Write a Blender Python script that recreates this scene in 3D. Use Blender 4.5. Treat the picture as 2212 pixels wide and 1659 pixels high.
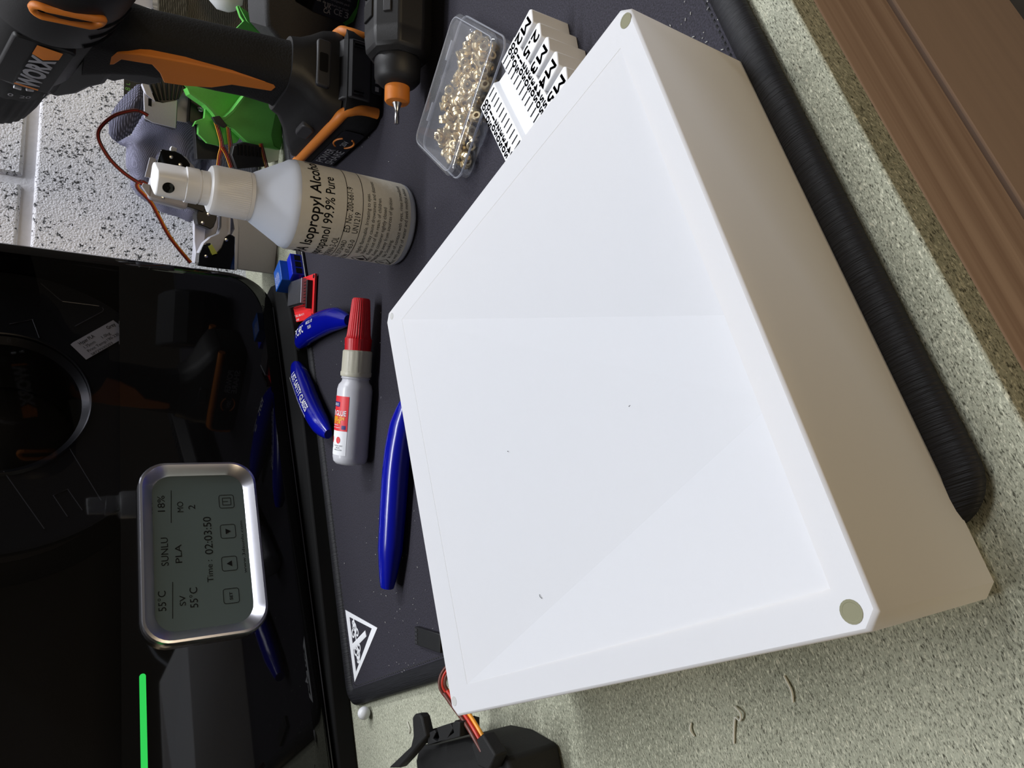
import bpy, math, random
from mathutils import Matrix, Vector

random.seed(7)
for o in list(bpy.data.objects):
    bpy.data.objects.remove(o, do_unlink=True)
scene = bpy.context.scene
COL = scene.collection
MM = 0.001

# ------------------------------------------------------------------ camera
cam_data = bpy.data.cameras.new('camera')
cam = bpy.data.objects.new('camera', cam_data)
COL.objects.link(cam)
cam_data.sensor_fit = 'HORIZONTAL'
cam_data.sensor_width = 36.0
cam_data.lens = 36.0 * 1500.0 / 2212.0
cam_data.clip_start = 0.005
cam_data.clip_end = 50
CAMR = [[-0.215701, -0.89526, 0.389849], [-0.524536, 0.442987, 0.727065], [-0.823611, -0.047661, -0.565149]]
cam.matrix_world = Matrix(((CAMR[0][0], -CAMR[0][1], -CAMR[0][2], 0.0),
                           (CAMR[1][0], -CAMR[1][1], -CAMR[1][2], 0.0),
                           (CAMR[2][0], -CAMR[2][1], -CAMR[2][2], 0.18),
                           (0, 0, 0, 1)))
scene.camera = cam

# ------------------------------------------------------------------ world, lamps, exposure
world = bpy.data.worlds.new('garage_ambient')
scene.world = world
world.use_nodes = True
bg = world.node_tree.nodes['Background']
bg.inputs['Color'].default_value = (1.0, 0.86, 0.70, 1)
bg.inputs['Strength'].default_value = 0.05

def strip_lamp(name, loc, target, size, size_y, power, color):
    d = bpy.data.lights.new(name, 'AREA')
    d.shape = 'RECTANGLE'
    d.size = size * MM
    d.size_y = size_y * MM
    d.energy = power
    d.color = color
    o = bpy.data.objects.new(name, d)
    COL.objects.link(o)
    o.location = Vector(loc) * MM
    dirv = (Vector(target) - Vector(loc)).normalized()
    o.rotation_euler = dirv.to_track_quat('-Z', 'X').to_euler()
    return o

strip_lamp('overhead_strip', (380, 480, 1550), (320, 330, 0), 80, 1500, 24.3, (0.93, 0.96, 1.0))
strip_lamp('overhead_strip', (1500, 60, 1450), (380, 400, 60), 80, 1000, 20.0, (0.94, 0.96, 1.0))  # added as fill from the right, brightens the wall and bottle
strip_lamp('front_fill', (-900, -2300, 250), (100, 100, 20), 700, 700, 16.5, (1.0, 0.78, 0.48))  # warm fill added low behind the camera to brighten front faces

vs = scene.view_settings
vs.view_transform = 'Standard'
vs.look = 'None'
vs.gamma = 1.0
vs.use_curve_mapping = False
vs.exposure = 0.0

# ------------------------------------------------------------------ helpers
def lin(c):
    return tuple((x / 12.92 if x <= 0.04045 else ((x + 0.055) / 1.055) ** 2.4) for x in c)

def rgb(r, g, b):
    return lin((r / 255.0, g / 255.0, b / 255.0))

def new_mat(name):
    m = bpy.data.materials.new(name)
    m.use_nodes = True
    nt = m.node_tree
    return m, nt, nt.nodes['Principled BSDF']

def mat(name, col, rough=0.5, metal=0.0, spec=0.5, vary=0.0, vscale=300.0, bump=0.0, bscale=1500.0,
        coat=0.0, emit=None, estr=0.0, trans=0.0, stretch=None, sheen=0.0, sss=0.0, sssr=None, rvary=0.0):
    m, nt, p = new_mat(name)
    p.inputs['Base Color'].default_value = (*col, 1)
    p.inputs['Roughness'].default_value = rough
    p.inputs['Metallic'].default_value = metal
    p.inputs['Specular IOR Level'].default_value = spec
    p.inputs['Coat Weight'].default_value = coat
    p.inputs['Transmission Weight'].default_value = trans
    p.inputs['Sheen Weight'].default_value = sheen
    if sss:
        p.inputs['Subsurface Weight'].default_value = sss
        p.inputs['Subsurface Radius'].default_value = sssr or (1, 1, 1)
        p.inputs['Subsurface Scale'].default_value = 0.004
    if emit:
        p.inputs['Emission Color'].default_value = (*emit, 1)
        p.inputs['Emission Strength'].default_value = estr
    L = nt.links
    tc = nt.nodes.new('ShaderNodeTexCoord')
    mp = nt.nodes.new('ShaderNodeMapping')
    L.new(tc.outputs['Object'], mp.inputs['Vector'])
    if stretch:
        mp.inputs['Scale'].default_value = stretch
    if vary or rvary:
        n = nt.nodes.new('ShaderNodeTexNoise')
        n.inputs['Scale'].default_value = vscale
        n.inputs['Detail'].default_value = 6
        L.new(mp.outputs['Vector'], n.inputs['Vector'])
        if vary:
            mx = nt.nodes.new('ShaderNodeMix')
            mx.data_type = 'RGBA'
            mx.inputs['A'].default_value = (*[c * (1 - vary) for c in col], 1)
            mx.inputs['B'].default_value = (*[min(1, c * (1 + vary)) for c in col], 1)
            L.new(n.outputs['Fac'], mx.inputs['Factor'])
            L.new(mx.outputs['Result'], p.inputs['Base Color'])
        if rvary:
            mr = nt.nodes.new('ShaderNodeMapRange')
            mr.inputs['To Min'].default_value = max(0, rough - rvary)
            mr.inputs['To Max'].default_value = min(1, rough + rvary)
            L.new(n.outputs['Fac'], mr.inputs['Value'])
            L.new(mr.outputs['Result'], p.inputs['Roughness'])
    if bump:
        n2 = nt.nodes.new('ShaderNodeTexNoise')
        n2.inputs['Scale'].default_value = bscale
        n2.inputs['Detail'].default_value = 4
        L.new(mp.outputs['Vector'], n2.inputs['Vector'])
        b = nt.nodes.new('ShaderNodeBump')
        b.inputs['Strength'].default_value = bump
        b.inputs['Distance'].default_value = 0.0006
        L.new(n2.outputs['Fac'], b.inputs['Height'])
        L.new(b.outputs['Normal'], p.inputs['Normal'])
    return m

class MB:
    """collects geometry in millimetres"""
    def __init__(self):
        self.v = []
        self.f = []
        self.mi = []
    def add(self, v, f):
        b = len(self.v)
        self.v += [tuple(x) for x in v]
        self.f += [tuple(i + b for i in q) for q in f]
        return self
    def box(self, x0, x1, y0, y1, z0, z1, M=None):
        v = [(x, y, z) for z in (z0, z1) for y in (y0, y1) for x in (x0, x1)]
        if M is not None:
            v = [M @ Vector(q) for q in v]
        return self.add(v, [(0, 2, 3, 1), (4, 5, 7, 6), (0, 1, 5, 4), (2, 6, 7, 3), (0, 4, 6, 2), (1, 3, 7, 5)])
    def prism(self, poly, f0, f1):
        """poly 2D, f0/f1 map (a,b) to 3D near and far"""
        n = len(poly)
        v = [f0(a, b) for a, b in poly] + [f1(a, b) for a, b in poly]
        fs = [tuple(range(n)), tuple(range(2 * n - 1, n - 1, -1))]
        for i in range(n):
            j = (i + 1) % n
            fs.append((j, i, i + n, j + n))
        return self.add(v, fs)
    def lathe(self, prof, M=None, seg=40, cap0=True, cap1=True, rfun=None):
        """prof: (r, h) along local z"""
        v = []
        for r, h in prof:
            for k in range(seg):
                t = 2 * math.pi * k / seg
                rr = rfun(r, h, t) if rfun else r
                q = Vector((rr * math.cos(t), rr * math.sin(t), h))
                v.append(M @ q if M is not None else q)
        f = []
        n = len(prof)
        for i in range(n - 1):
            for k in range(seg):
                k2 = (k + 1) % seg
                f.append((i * seg + k, i * seg + k2, (i + 1) * seg + k2, (i + 1) * seg + k))
        if cap0:
            f.append(tuple(range(seg - 1, -1, -1)))
        if cap1:
            f.append(tuple(range((n - 1) * seg, n * seg)))
        return self.add(v, f)
    def tube(self, pts, r, seg=10, caps=True, flat=1.0, up=(0, 0, 1)):
        pts = [Vector(p) for p in pts]
        rs = r if isinstance(r, (list, tuple)) else [r] * len(pts)
        v = []
        upv = Vector(up)
        for i, p in enumerate(pts):
            a = pts[max(0, i - 1)]
            b = pts[min(len(pts) - 1, i + 1)]
            t = (b - a).normalized()
            s = t.cross(upv)
            if s.length < 1e-4:
                s = t.cross(Vector((1, 0, 0)))
            s.normalize()
            w = s.cross(t).normalized()
            for k in range(seg):
                an = 2 * math.pi * k / seg
                v.append(p + s * (rs[i] * math.cos(an)) + w * (rs[i] * flat * math.sin(an)))
        f = []
        for i in range(len(pts) - 1):
            for k in range(seg):
                k2 = (k + 1) % seg
                f.append((i * seg + k, i * seg + k2, (i + 1) * seg + k2, (i + 1) * seg + k))
        if caps:
            f.append(tuple(range(seg - 1, -1, -1)))
            f.append(tuple(range((len(pts) - 1) * seg, len(pts) * seg)))
        return self.add(v, f)
    def loft(self, rings, caps=True):
        n = len(rings[0])
        v = [p for r in rings for p in r]
        f = []
        for i in range(len(rings) - 1):
            for k in range(n):
                k2 = (k + 1) % n
                f.append((i * n + k, i * n + k2, (i + 1) * n + k2, (i + 1) * n + k))
        if caps:
            f.append(tuple(range(n - 1, -1, -1)))
            f.append(tuple(range((len(rings) - 1) * n, len(rings) * n)))
        return self.add(v, f)
    def build(self, name, material, parent=None, smooth=0, bevel=0, bseg=2, label=None, recalc=True):
        me = bpy.data.meshes.new(name)
        inv = None
        if parent is not None:
            inv = ROOT_INV[parent.name]
        vs_ = [Vector(q) * MM for q in self.v]
        if inv is not None:
            vs_ = [inv @ q for q in vs_]
        me.from_pydata(vs_, [], self.f)
        me.update()
        if recalc:
            import bmesh
            bm = bmesh.new()
            bm.from_mesh(me)
            bmesh.ops.recalc_face_normals(bm, faces=bm.faces)
            bm.to_mesh(me)
            bm.free()
        if smooth:
            for p in me.polygons:
                p.use_smooth = True
            me.set_sharp_from_angle(angle=math.radians(smooth))
        o = bpy.data.objects.new(name, me)
        COL.objects.link(o)
        me.materials.append(material)
        if parent is not None:
            o.parent = parent
            ROOT_INV[o.name] = inv
        if bevel:
            b = o.modifiers.new('bevel', 'BEVEL')
            b.width = bevel * MM
            b.segments = bseg
            b.limit_method = 'ANGLE'
            b.angle_limit = math.radians(40)
            for p in me.polygons:
                p.use_smooth = True
            me.set_sharp_from_angle(angle=math.radians(32))
        if label:
            o['label'] = label
        return o

ROOT_INV = {}

def thing(name, label, cat, loc=(0, 0, 0), rz=0.0, group=None, kind=None):
    o = bpy.data.objects.new(name, None)
    COL.objects.link(o)
    o.empty_display_size = 0.01
    M = Matrix.Translation(Vector(loc) * MM) @ Matrix.Rotation(rz, 4, 'Z')
    o.matrix_world = M
    ROOT_INV[o.name] = M.inverted()
    o['label'] = label
    o['category'] = cat
    if group:
        o['group'] = group
    if kind:
        o['kind'] = kind
    return o

def solo(o, label, cat, group=None):
    o['label'] = label
    o['category'] = cat
    if group:
        o['group'] = group
    return o

def struct(o):
    o['kind'] = 'structure'
    return o

def center_origin(o):
    """put a single-mesh thing's origin at the middle of its base"""
    me = o.data
    xs = [v.co.x for v in me.vertices]
    ys = [v.co.y for v in me.vertices]
    zs = [v.co.z for v in me.vertices]
    c = Vector(((min(xs) + max(xs)) / 2, (min(ys) + max(ys)) / 2, min(zs)))
    me.transform(Matrix.Translation(-c))
    o.location = c
    return o

def planar(p0, n):
    """vertical plane frame: a to the right, b up, d away from the viewer"""
    n = Vector((n[0], n[1], 0)).normalized()
    e = Vector((n.y, -n.x, 0))
    p0 = Vector(p0)
    def at(a, b, d=0.0):
        return p0 + e * a + Vector((0, 0, b)) + n * d
    return at

def extr(at, poly, d0, d1):
    mb = MB()
    mb.prism(poly, lambda a, b: at(a, b, d0), lambda a, b: at(a, b, d1))
    return mb

def flat(poly, z0, z1):
    mb = MB()
    mb.prism(poly, lambda a, b: (a, b, z0), lambda a, b: (a, b, z1))
    return mb

def rrect(x0, x1, y0, y1, r, seg=6):
    pts = []
    for cx, cy, a0 in ((x1 - r, y1 - r, 0), (x0 + r, y1 - r, 90), (x0 + r, y0 + r, 180), (x1 - r, y0 + r, 270)):
        for k in range(seg + 1):
            a = math.radians(a0 + 90.0 * k / seg)
            pts.append((cx + r * math.cos(a), cy + r * math.sin(a)))
    return pts

def smooth_path(pts, n=6):
    """Catmull-Rom through the points"""
    P = [Vector(p) for p in pts]
    out = []
    for i in range(len(P) - 1):
        p0 = P[max(0, i - 1)]
        p1 = P[i]
        p2 = P[i + 1]
        p3 = P[min(len(P) - 1, i + 2)]
        for k in range(n):
            t = k / n
            out.append(0.5 * ((2 * p1) + (p2 - p0) * t + (2 * p0 - 5 * p1 + 4 * p2 - p3) * t * t +
                              (3 * p1 - p0 - 3 * p2 + p3) * t ** 3))
    out.append(P[-1])
    return out

def text_geo(s, size, align='LEFT', bold=0.0, squeeze=1.0, shear=0.0):
    cu = bpy.data.curves.new('lettering', 'FONT')
    cu.body = s
    cu.size = 1.0
    cu.align_x = align
    cu.offset = bold
    cu.shear = shear
    cu.resolution_u = 3
    o = bpy.data.objects.new('lettering', cu)
    COL.objects.link(o)
    dg = bpy.context.evaluated_depsgraph_get()
    me = bpy.data.meshes.new_from_object(o.evaluated_get(dg))
    v = [(q.co.x * size * squeeze, q.co.y * size) for q in me.vertices]
    f = [tuple(p.vertices) for p in me.polygons]
    bpy.data.objects.remove(o, do_unlink=True)
    bpy.data.meshes.remove(me)
    bpy.data.curves.remove(cu)
    return v, f

def lettering(items, fn, material, parent, name='lettering', label=None):
    """items: (text, x, y, size, align, bold, squeeze, rot)"""
    mb = MB()
    for it in items:
        s, x, y, size = it[:4]
        al = it[4] if len(it) > 4 else 'LEFT'
        bo = it[5] if len(it) > 5 else 0.0
        sq = it[6] if len(it) > 6 else 1.0
        ro = math.radians(it[7]) if len(it) > 7 else 0.0
        if sq > 2.5:                       # fit to a width in millimetres
            v, f = text_geo(s, size, al, bo, 1.0)
            w_ = max(a for a, b in v) - min(a for a, b in v)
            v = [(a * sq / w_, b) for a, b in v]
        else:
            v, f = text_geo(s, size, al, bo, sq)
        c, sn = math.cos(ro), math.sin(ro)
        mb.add([fn(x + a * c - b * sn, y + a * sn + b * c) for a, b in v], f)
    o = mb.build(name, material, parent, recalc=False, label=label)
    o['kind'] = 'stuff'          # print too fine to pick apart
    return o

D = {
    'rb_base': [(83.8, 43.5), (38.7, 39.6), (28.6, 35.9), (-7.7, 33.5), (-7.3, -0.0), (11.3, 2.6), (20.1, 6.0), (40.4, 2.0), (90.2, 5.2)],
    'rb_plate1': [(35.1, 71.4), (33.8, 62.5), (25.0, 61.8), (11.1, 61.9), (2.8, 64.7), (-9.7, 65.6), (12.2, 70.0), (27.4, 71.2)],
    'rb_link': [(47.5, 52.8), (48.6, 46.8), (22.6, 44.5), (15.4, 46.3), (9.5, 49.7), (3.1, 53.8), (2.9, 58.0), (12.1, 58.7), (11.2, 62.1), (3.1, 64.5), (-3.4, 67.7), (2.7, 67.5), (11.2, 64.4), (17.3, 59.2), (21.2, 53.0), (27.6, 51.2)],
    'rb_servo1': [(34.2, 73.5), (39.7, 71.7), (40.5, 56.9), (32.5, 57.0), (26.2, 58.7), (23.4, 61.1), (24.5, 64.2), (26.0, 71.4), (31.5, 73.3)],
    'rb_brkt': [(46.2, 82.0), (44.4, 66.9), (37.1, 68.2), (39.2, 81.8)],
    'rb_servo2': [(19.3, 47.4), (22.3, 43.7), (20.6, 39.3), (-8.7, 36.7), (-9.2, 57.4), (-9.1, 68.0), (1.5, 67.7), (9.6, 64.6), (11.3, 59.0), (2.9, 58.3), (1.9, 54.1), (9.1, 50.0)],
    'rb_rim1': [(48.6, 47.0), (48.9, 45.0), (22.8, 43.6), (21.7, 45.0)],
    'rb_rim2': [(49.1, 43.5), (39.5, 40.7), (33.9, 38.3), (27.9, 37.4), (-8.5, 35.4), (-8.8, 37.3), (20.6, 39.5), (22.1, 42.4), (27.4, 40.5), (37.1, 42.9)],
    'rb_head': [(66.8, 109.2), (41.2, 113.1), (38.5, 111.9), (35.7, 83.7), (44.6, 82.6), (70.8, 79.3), (74.9, 84.6), (79.0, 87.7)],
    'rb_hservo': [(65.8, 109.3), (78.2, 106.8), (79.3, 105.3), (79.2, 102.6), (79.9, 96.6), (78.5, 91.7), (75.1, 87.0), (72.0, 84.6), (67.2, 84.6), (64.6, 103.2)],
    'rb_spline': [(81.8, 99.5), (83.8, 98.7), (82.9, 94.5), (79.2, 94.9), (79.0, 99.0)],
    'rb_flap': [(55.8, 115.7), (71.5, 113.3), (72.1, 112.3), (71.1, 108.6), (56.0, 110.9)],
    'rb_flap2': [(48.0, 117.5), (50.7, 116.7), (50.2, 112.1), (41.1, 112.1)],
    'w_loop1': [(468.2, 458.3, 116.5), (469.2, 457.6, 119.5), (469.8, 457.2, 123.4), (468.7, 457.9, 128.4), (464.2, 461.3, 138.4), (458.5, 465.5, 145.1), (452.8, 469.7, 149.0), (447.8, 473.5, 149.0), (442.0, 477.7, 145.4), (436.0, 482.2, 139.5), (430.4, 486.4, 130.9), (426.1, 489.5, 120.8), (425.0, 490.3, 114.1)],
    'w_loop2': [(425.7, 489.8, 113.5), (426.8, 489.1, 117.9), (424.5, 490.7, 120.7), (421.8, 492.7, 119.5), (418.8, 494.9, 115.3), (414.5, 498.1, 109.7), (407.0, 503.7, 103.8), (396.6, 511.4, 96.0), (389.0, 517.0, 88.4), (379.3, 524.2, 76.8)],
    'gb_front': [(88.7, 116.7), (85.2, 113.0), (83.5, 107.9), (83.7, 101.5), (88.9, 90.7), (65.4, 89.9), (65.5, 108.0), (67.7, 114.5)],
    'gb_back': [(101.6, 91.4), (101.6, 77.0), (75.1, 76.3), (74.3, 89.2)],
    'gb_flap': [(94.7, 118.4), (94.9, 113.5), (83.0, 107.7), (86.8, 114.7)],
    'gb_gear': [(99.5, 113.3), (84.6, 106.5), (84.4, 102.9), (83.8, 99.2), (87.7, 93.3), (91.7, 88.8), (102.0, 84.1), (111.5, 84.8)],
    'gr_inner': [(44.7, 88.0), (49.8, 69.9), (49.1, 36.8), (32.8, 45.3), (25.8, 50.8), (24.1, 55.9), (25.8, 58.4), (28.7, 61.0), (33.1, 68.3), (38.4, 80.4)],
    'gr_mid': [(47.6, 40.2), (49.4, 16.1), (37.8, 13.1), (18.8, 14.5), (10.2, 11.6), (8.0, 5.1), (7.0, 23.4), (8.0, 35.1), (15.7, 47.0), (20.6, 58.6), (23.3, 54.1), (30.2, 48.5)],
    'gr_dark': [(40.7, 13.0), (37.7, 6.1), (17.5, 2.3), (8.5, 3.1), (10.7, 9.6), (19.3, 13.4)],
    'gr_left': [(33.2, 69.4), (27.0, 62.0), (21.2, 55.2), (13.7, 37.1), (5.8, 41.5), (0.2, 55.7), (0.2, 65.1), (6.1, 73.2), (14.3, 73.6), (13.5, 76.5), (11.3, 77.6), (16.5, 75.7), (20.4, 69.5)],
    'gr_rim': [(47.5, 40.4), (43.8, 41.2), (30.2, 48.3), (22.5, 54.0), (20.2, 58.7), (21.3, 61.9), (25.4, 65.6), (30.2, 72.0), (35.5, 84.5), (40.0, 87.1), (36.6, 83.2), (31.8, 71.4), (27.6, 64.4), (24.5, 61.4), (22.9, 58.6), (24.6, 55.0), (31.5, 49.6), (45.1, 42.1)],
    'gr_up1': [(116.9, 53.4), (118.0, 52.2), (112.3, 48.0), (107.8, 44.4), (98.4, 24.7), (90.7, 25.8), (88.5, 51.8), (98.4, 52.8), (107.1, 46.8), (109.8, 49.8)],
    'gr_up2': [(119.3, 50.8), (115.4, 40.2), (111.3, 26.8), (100.4, 2.8), (94.8, 14.6), (99.9, 26.2), (108.9, 42.6)],
    'gr_lug': [(116.5, 40.2), (115.9, 39.0), (117.3, 35.2), (115.6, 32.2), (112.0, 30.2), (111.8, 33.4)],
    'gr_servo': [(1.9, 46.9), (7.0, 38.7), (7.3, 25.9), (-9.9, 18.8), (-17.0, 42.0), (-6.3, 47.8)],
    'gr_blk': [(38.2, 79.7), (38.1, 65.2), (19.7, 64.2), (17.5, 72.8), (2.9, 70.3), (-0.0, 51.7), (-10.6, 49.4), (-15.2, 69.8), (13.9, 74.4), (15.9, 79.2)],
    'w_g1': [(500.4, 473.8, 62.6), (496.7, 477.0, 60.2), (492.2, 481.0, 57.7), (486.7, 485.8, 55.0), (482.4, 489.6, 54.1), (477.7, 493.7, 55.0), (470.2, 500.4, 55.2)],
    'w_g2': [(500.0, 474.1, 52.2), (496.5, 477.3, 50.5), (491.7, 481.5, 49.1), (485.1, 487.2, 47.0), (477.8, 493.6, 45.6), (471.9, 498.8, 44.4)],
    'w_g3': [(481.7, 487.6, 53.8), (478.7, 490.3, 50.6), (474.6, 493.8, 47.7), (470.0, 497.9, 44.8)],
    'w_g4': [(486.8, 477.8, 23.3), (482.6, 481.4, 21.0), (477.0, 486.4, 18.1), (471.3, 491.4, 15.2)],
    'cream': [(15.0, 19.4), (12.6, 0.9), (0.9, -1.9), (-4.2, 7.5), (-3.4, 17.3)],
    'cl_body': [(126.0, 102.8), (111.8, 109.1), (84.5, 117.9), (78.5, 125.4), (75.7, 131.6), (73.3, 127.7), (71.9, 121.2), (62.7, 121.0), (53.7, 120.0), (47.8, 115.8), (37.6, 115.5), (29.6, 108.4), (22.5, 95.3), (17.9, 86.9), (16.1, 72.4), (12.6, 61.7), (20.2, 49.5), (103.8, 56.6), (135.6, 67.6)],
    'cl_cuff': [(130.5, 112.2), (128.4, 116.9), (116.6, 126.1), (108.4, 131.0), (98.3, 135.8), (88.3, 137.3), (78.8, 136.4), (75.7, 134.0), (73.2, 129.1), (83.2, 118.3), (103.4, 109.9), (116.7, 107.5)],
    'cl_tag': [(131.8, 125.5), (134.2, 117.4), (124.2, 119.0), (118.9, 124.7)],
    'fab': [(21.4, 106.9), (2.2, 103.5), (-1.5, 98.8), (-4.8, 77.5), (-1.5, 46.9), (1.0, 32.2), (20.9, 35.9), (43.3, 42.4)],
    'fab_band': [(21.6, 106.0), (1.4, 103.6), (1.5, 81.0), (4.0, 78.5), (30.1, 81.1)],
    'card1': [(13.4, 124.9), (2.2, 122.0), (1.7, 111.2), (18.1, 111.2)],
    'card2': [(17.4, 113.2), (6.3, 112.2), (1.2, 102.0), (20.6, 103.5)],
    'cup': [(36.5, 72.7), (24.9, 61.5), (18.2, 48.5), (33.3, 36.3), (52.4, 26.6)],
    'gplate': [(46.0, 33.6), (35.6, 29.5), (27.9, 31.3), (19.4, 17.8), (50.0, 21.8)],
    'blk': [(30.7, 38.3), (36.1, 30.4), (47.1, 30.4), (44.2, 39.0)],
    'sb_body': [(34.1, 68.5), (10.0, 64.0), (2.6, 61.6), (-5.2, 49.3), (-5.1, 33.7), (4.9, 18.2), (24.3, 5.8), (32.3, -2.9), (58.7, -2.0)],
    'sb_label': [(33.4, 54.4), (23.2, 51.3), (22.3, 39.1), (21.8, 17.6), (24.8, 13.8), (34.3, 9.7), (48.7, 9.8)],
    'sb_green': [(48.8, 9.5), (34.4, 9.4), (24.9, 13.5), (21.8, 17.3), (24.7, 11.1), (30.1, 5.7), (37.5, 3.9), (50.6, 4.1)],
    'insert_case': [(308.9, 187.1), (267.5, 161.9), (233.2, 217.5), (280.9, 247.4)],
    'insert_case_base': [(273.1, 166.5), (237.1, 224.4)],
    'ga': [(244.9, 133.4), (234.9, 131.8), (225.1, 130.0), (215.0, 127.9), (204.8, 126.4), (241.0, 157.7), (234.9, 159.0), (239.2, 167.5), (239.9, 180.6), (197.7, 172.7), (201.9, 120.9), (229.8, 121.7)],
    'ga_fingerbot': [(250.6, 138.8), (239.5, 137.0), (230.2, 135.6), (221.1, 133.6), (255.7, 139.1)],
    'glue': [(237.9, 342.1), (211.3, 357.1), (210.5, 359.8), (199.2, 365.4), (195.8, 368.2), (147.4, 394.3), (183.1, 400.6), (166.6, 350.3)],
    'cut1': [(241.3, 373.8), (255.3, 396.1), (268.3, 426.7), (275.9, 451.7), (276.6, 469.0)],
    'cut2': [(264.1, 482.7), (245.0, 473.2), (221.8, 461.5), (200.4, 447.3), (184.2, 432.8)],
    'plier': [(152.5, 313.3), (141.4, 326.3), (126.7, 338.2), (108.5, 348.9), (87.9, 360.5), (65.6, 374.0)],
    'tri': [(69.3, 459.4), (49.0, 411.4), (24.1, 458.2)],
    'tri_in': [(63.6, 453.5), (50.2, 419.8), (29.6, 453.8)],
    'bead': [(4.7, 449.9)],
    'conn': [(36.1, 360.4), (37.6, 355.2), (29.6, 333.4), (25.7, 337.6), (30.0, 349.5)],
    'sv_top': [(-15.4, 332.7), (-16.2, 318.3), (-15.0, 287.0), (-17.7, 272.4), (-24.3, 256.5), (-36.7, 258.9), (-35.9, 345.6), (-21.5, 338.6)],
    'sv_arm': [(-2.8, 311.5), (-1.7, 308.6), (-2.1, 304.0), (-3.6, 302.2), (-11.4, 300.6), (-14.4, 309.7), (-18.9, 322.5), (-22.1, 332.8), (-21.6, 345.4), (-14.0, 317.2), (-10.2, 313.3)],
    'sv_clip': [(-15.1, 305.3), (-10.1, 301.5), (-9.4, 295.9), (-10.6, 295.0), (-12.7, 298.9), (-14.0, 295.0), (-12.4, 292.7), (-8.7, 293.4), (-8.0, 280.8), (-10.3, 279.3), (-12.6, 283.5), (-11.6, 279.0), (-8.6, 279.4), (-7.4, 276.5), (-8.3, 272.5), (-13.6, 274.6)],
    'sv_wire': [(-1.4, 280.4), (-5.4, 275.9), (-10.2, 270.0), (-16.2, 267.5), (-19.5, 267.7)],
    'sv_wire2': [(-0.4, 310.0), (5.5, 310.0), (10.5, 309.9), (15.2, 307.1)],
    'rot': [(292.8, 249.5), (303.4, 245.5), (306.4, 241.2), (311.2, 239.4), (320.0, 232.3), (357.5, 220.2), (381.8, 259.9), (307.7, 196.8), (333.9, 255.5), (288.8, 212.7)],
    'relay': [(362.6, 505.1), (384.0, 498.7), (363.3, 479.4), (346.5, 445.6), (332.7, 426.2), (315.2, 431.8)],
    'relay0': [(386.6, 538.5), (356.6, 453.8), (329.8, 456.4), (343.4, 483.4)],
    'redb': [(318.0, 431.4), (286.8, 446.3), (301.8, 490.2), (338.2, 495.6), (334.2, 461.1)],
    'lcd_text': [('PV', 89.59, 114.0, 4.77, 'LEFT', 0, 6.79), ('55°C', 87.49, 106.92, 6.3, 'LEFT', 0, 12.6), ('SV', 89.41, 95.71, 5.0, 'LEFT', 0, 6.57), ('55°C', 87.31, 88.69, 6.59, 'LEFT', 0, 12.9), ('SUNLU', 116.08, 104.58, 6.03, 'LEFT', 0, 18.82), ('PLA', 116.89, 96.67, 5.64, 'LEFT', 0, 12.34), ('RH', 151.62, 112.84, 5.1, 'LEFT', 0, 7.32), ('18%', 151.6, 105.58, 6.24, 'LEFT', 0, 11.33), ('MO', 151.79, 94.44, 5.34, 'LEFT', 0, 7.48), ('2', 153.56, 87.14, 5.99, 'LEFT', 0, 3.1), ('Time :', 102.73, 78.64, 5.29, 'LEFT', 0, 14.74), ('02:03:50', 121.26, 77.72, 7.2, 'LEFT', 0, 26.29), ('SET', 89.68, 67.7, 2.59, 'LEFT', 0.02, 5.2), ('www.3dsunlu.com', 106.56, 57.52, 2.69, 'LEFT', 0, 36.87)],
    'lcd_btn': [(92.35, 68.42), (113.98, 67.98), (136.49, 67.29), (158.31, 66.77)],
    'lcd_line': [((82.49, 103.52), (105.51, 102.69)), ((144.93, 102.14), (168.1, 101.32))],
    'spool_label': [(50.5, -42.1), (73.9, -67.8), (68.7, -73.3), (56.5, -73.3), (36.1, -50.6), (48.5, -40.6)],
    'spool_label_o': (50.5, -42.1),
    'spool_label_x': (23.4, -25.7),
    'spool_lines': [[(106.0, -17.3), (88.9, -32.9), (87.4, -34.7), (86.4, -58.4), (85.7, -60.0), (83.7, -61.5), (81.4, -60.9), (65.4, -43.2)], [(-34.4, -41.3), (-74.9, -60.8)], [(-52.2, -6.9), (-92.7, -30.0)], [(-85.2, -42.1), (-70.0, -33.9), (-65.9, -41.7), (-81.2, -50.2)], [(62.8, -3.6), (68.5, -16.9), (52.7, -21.7)]],
}

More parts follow.
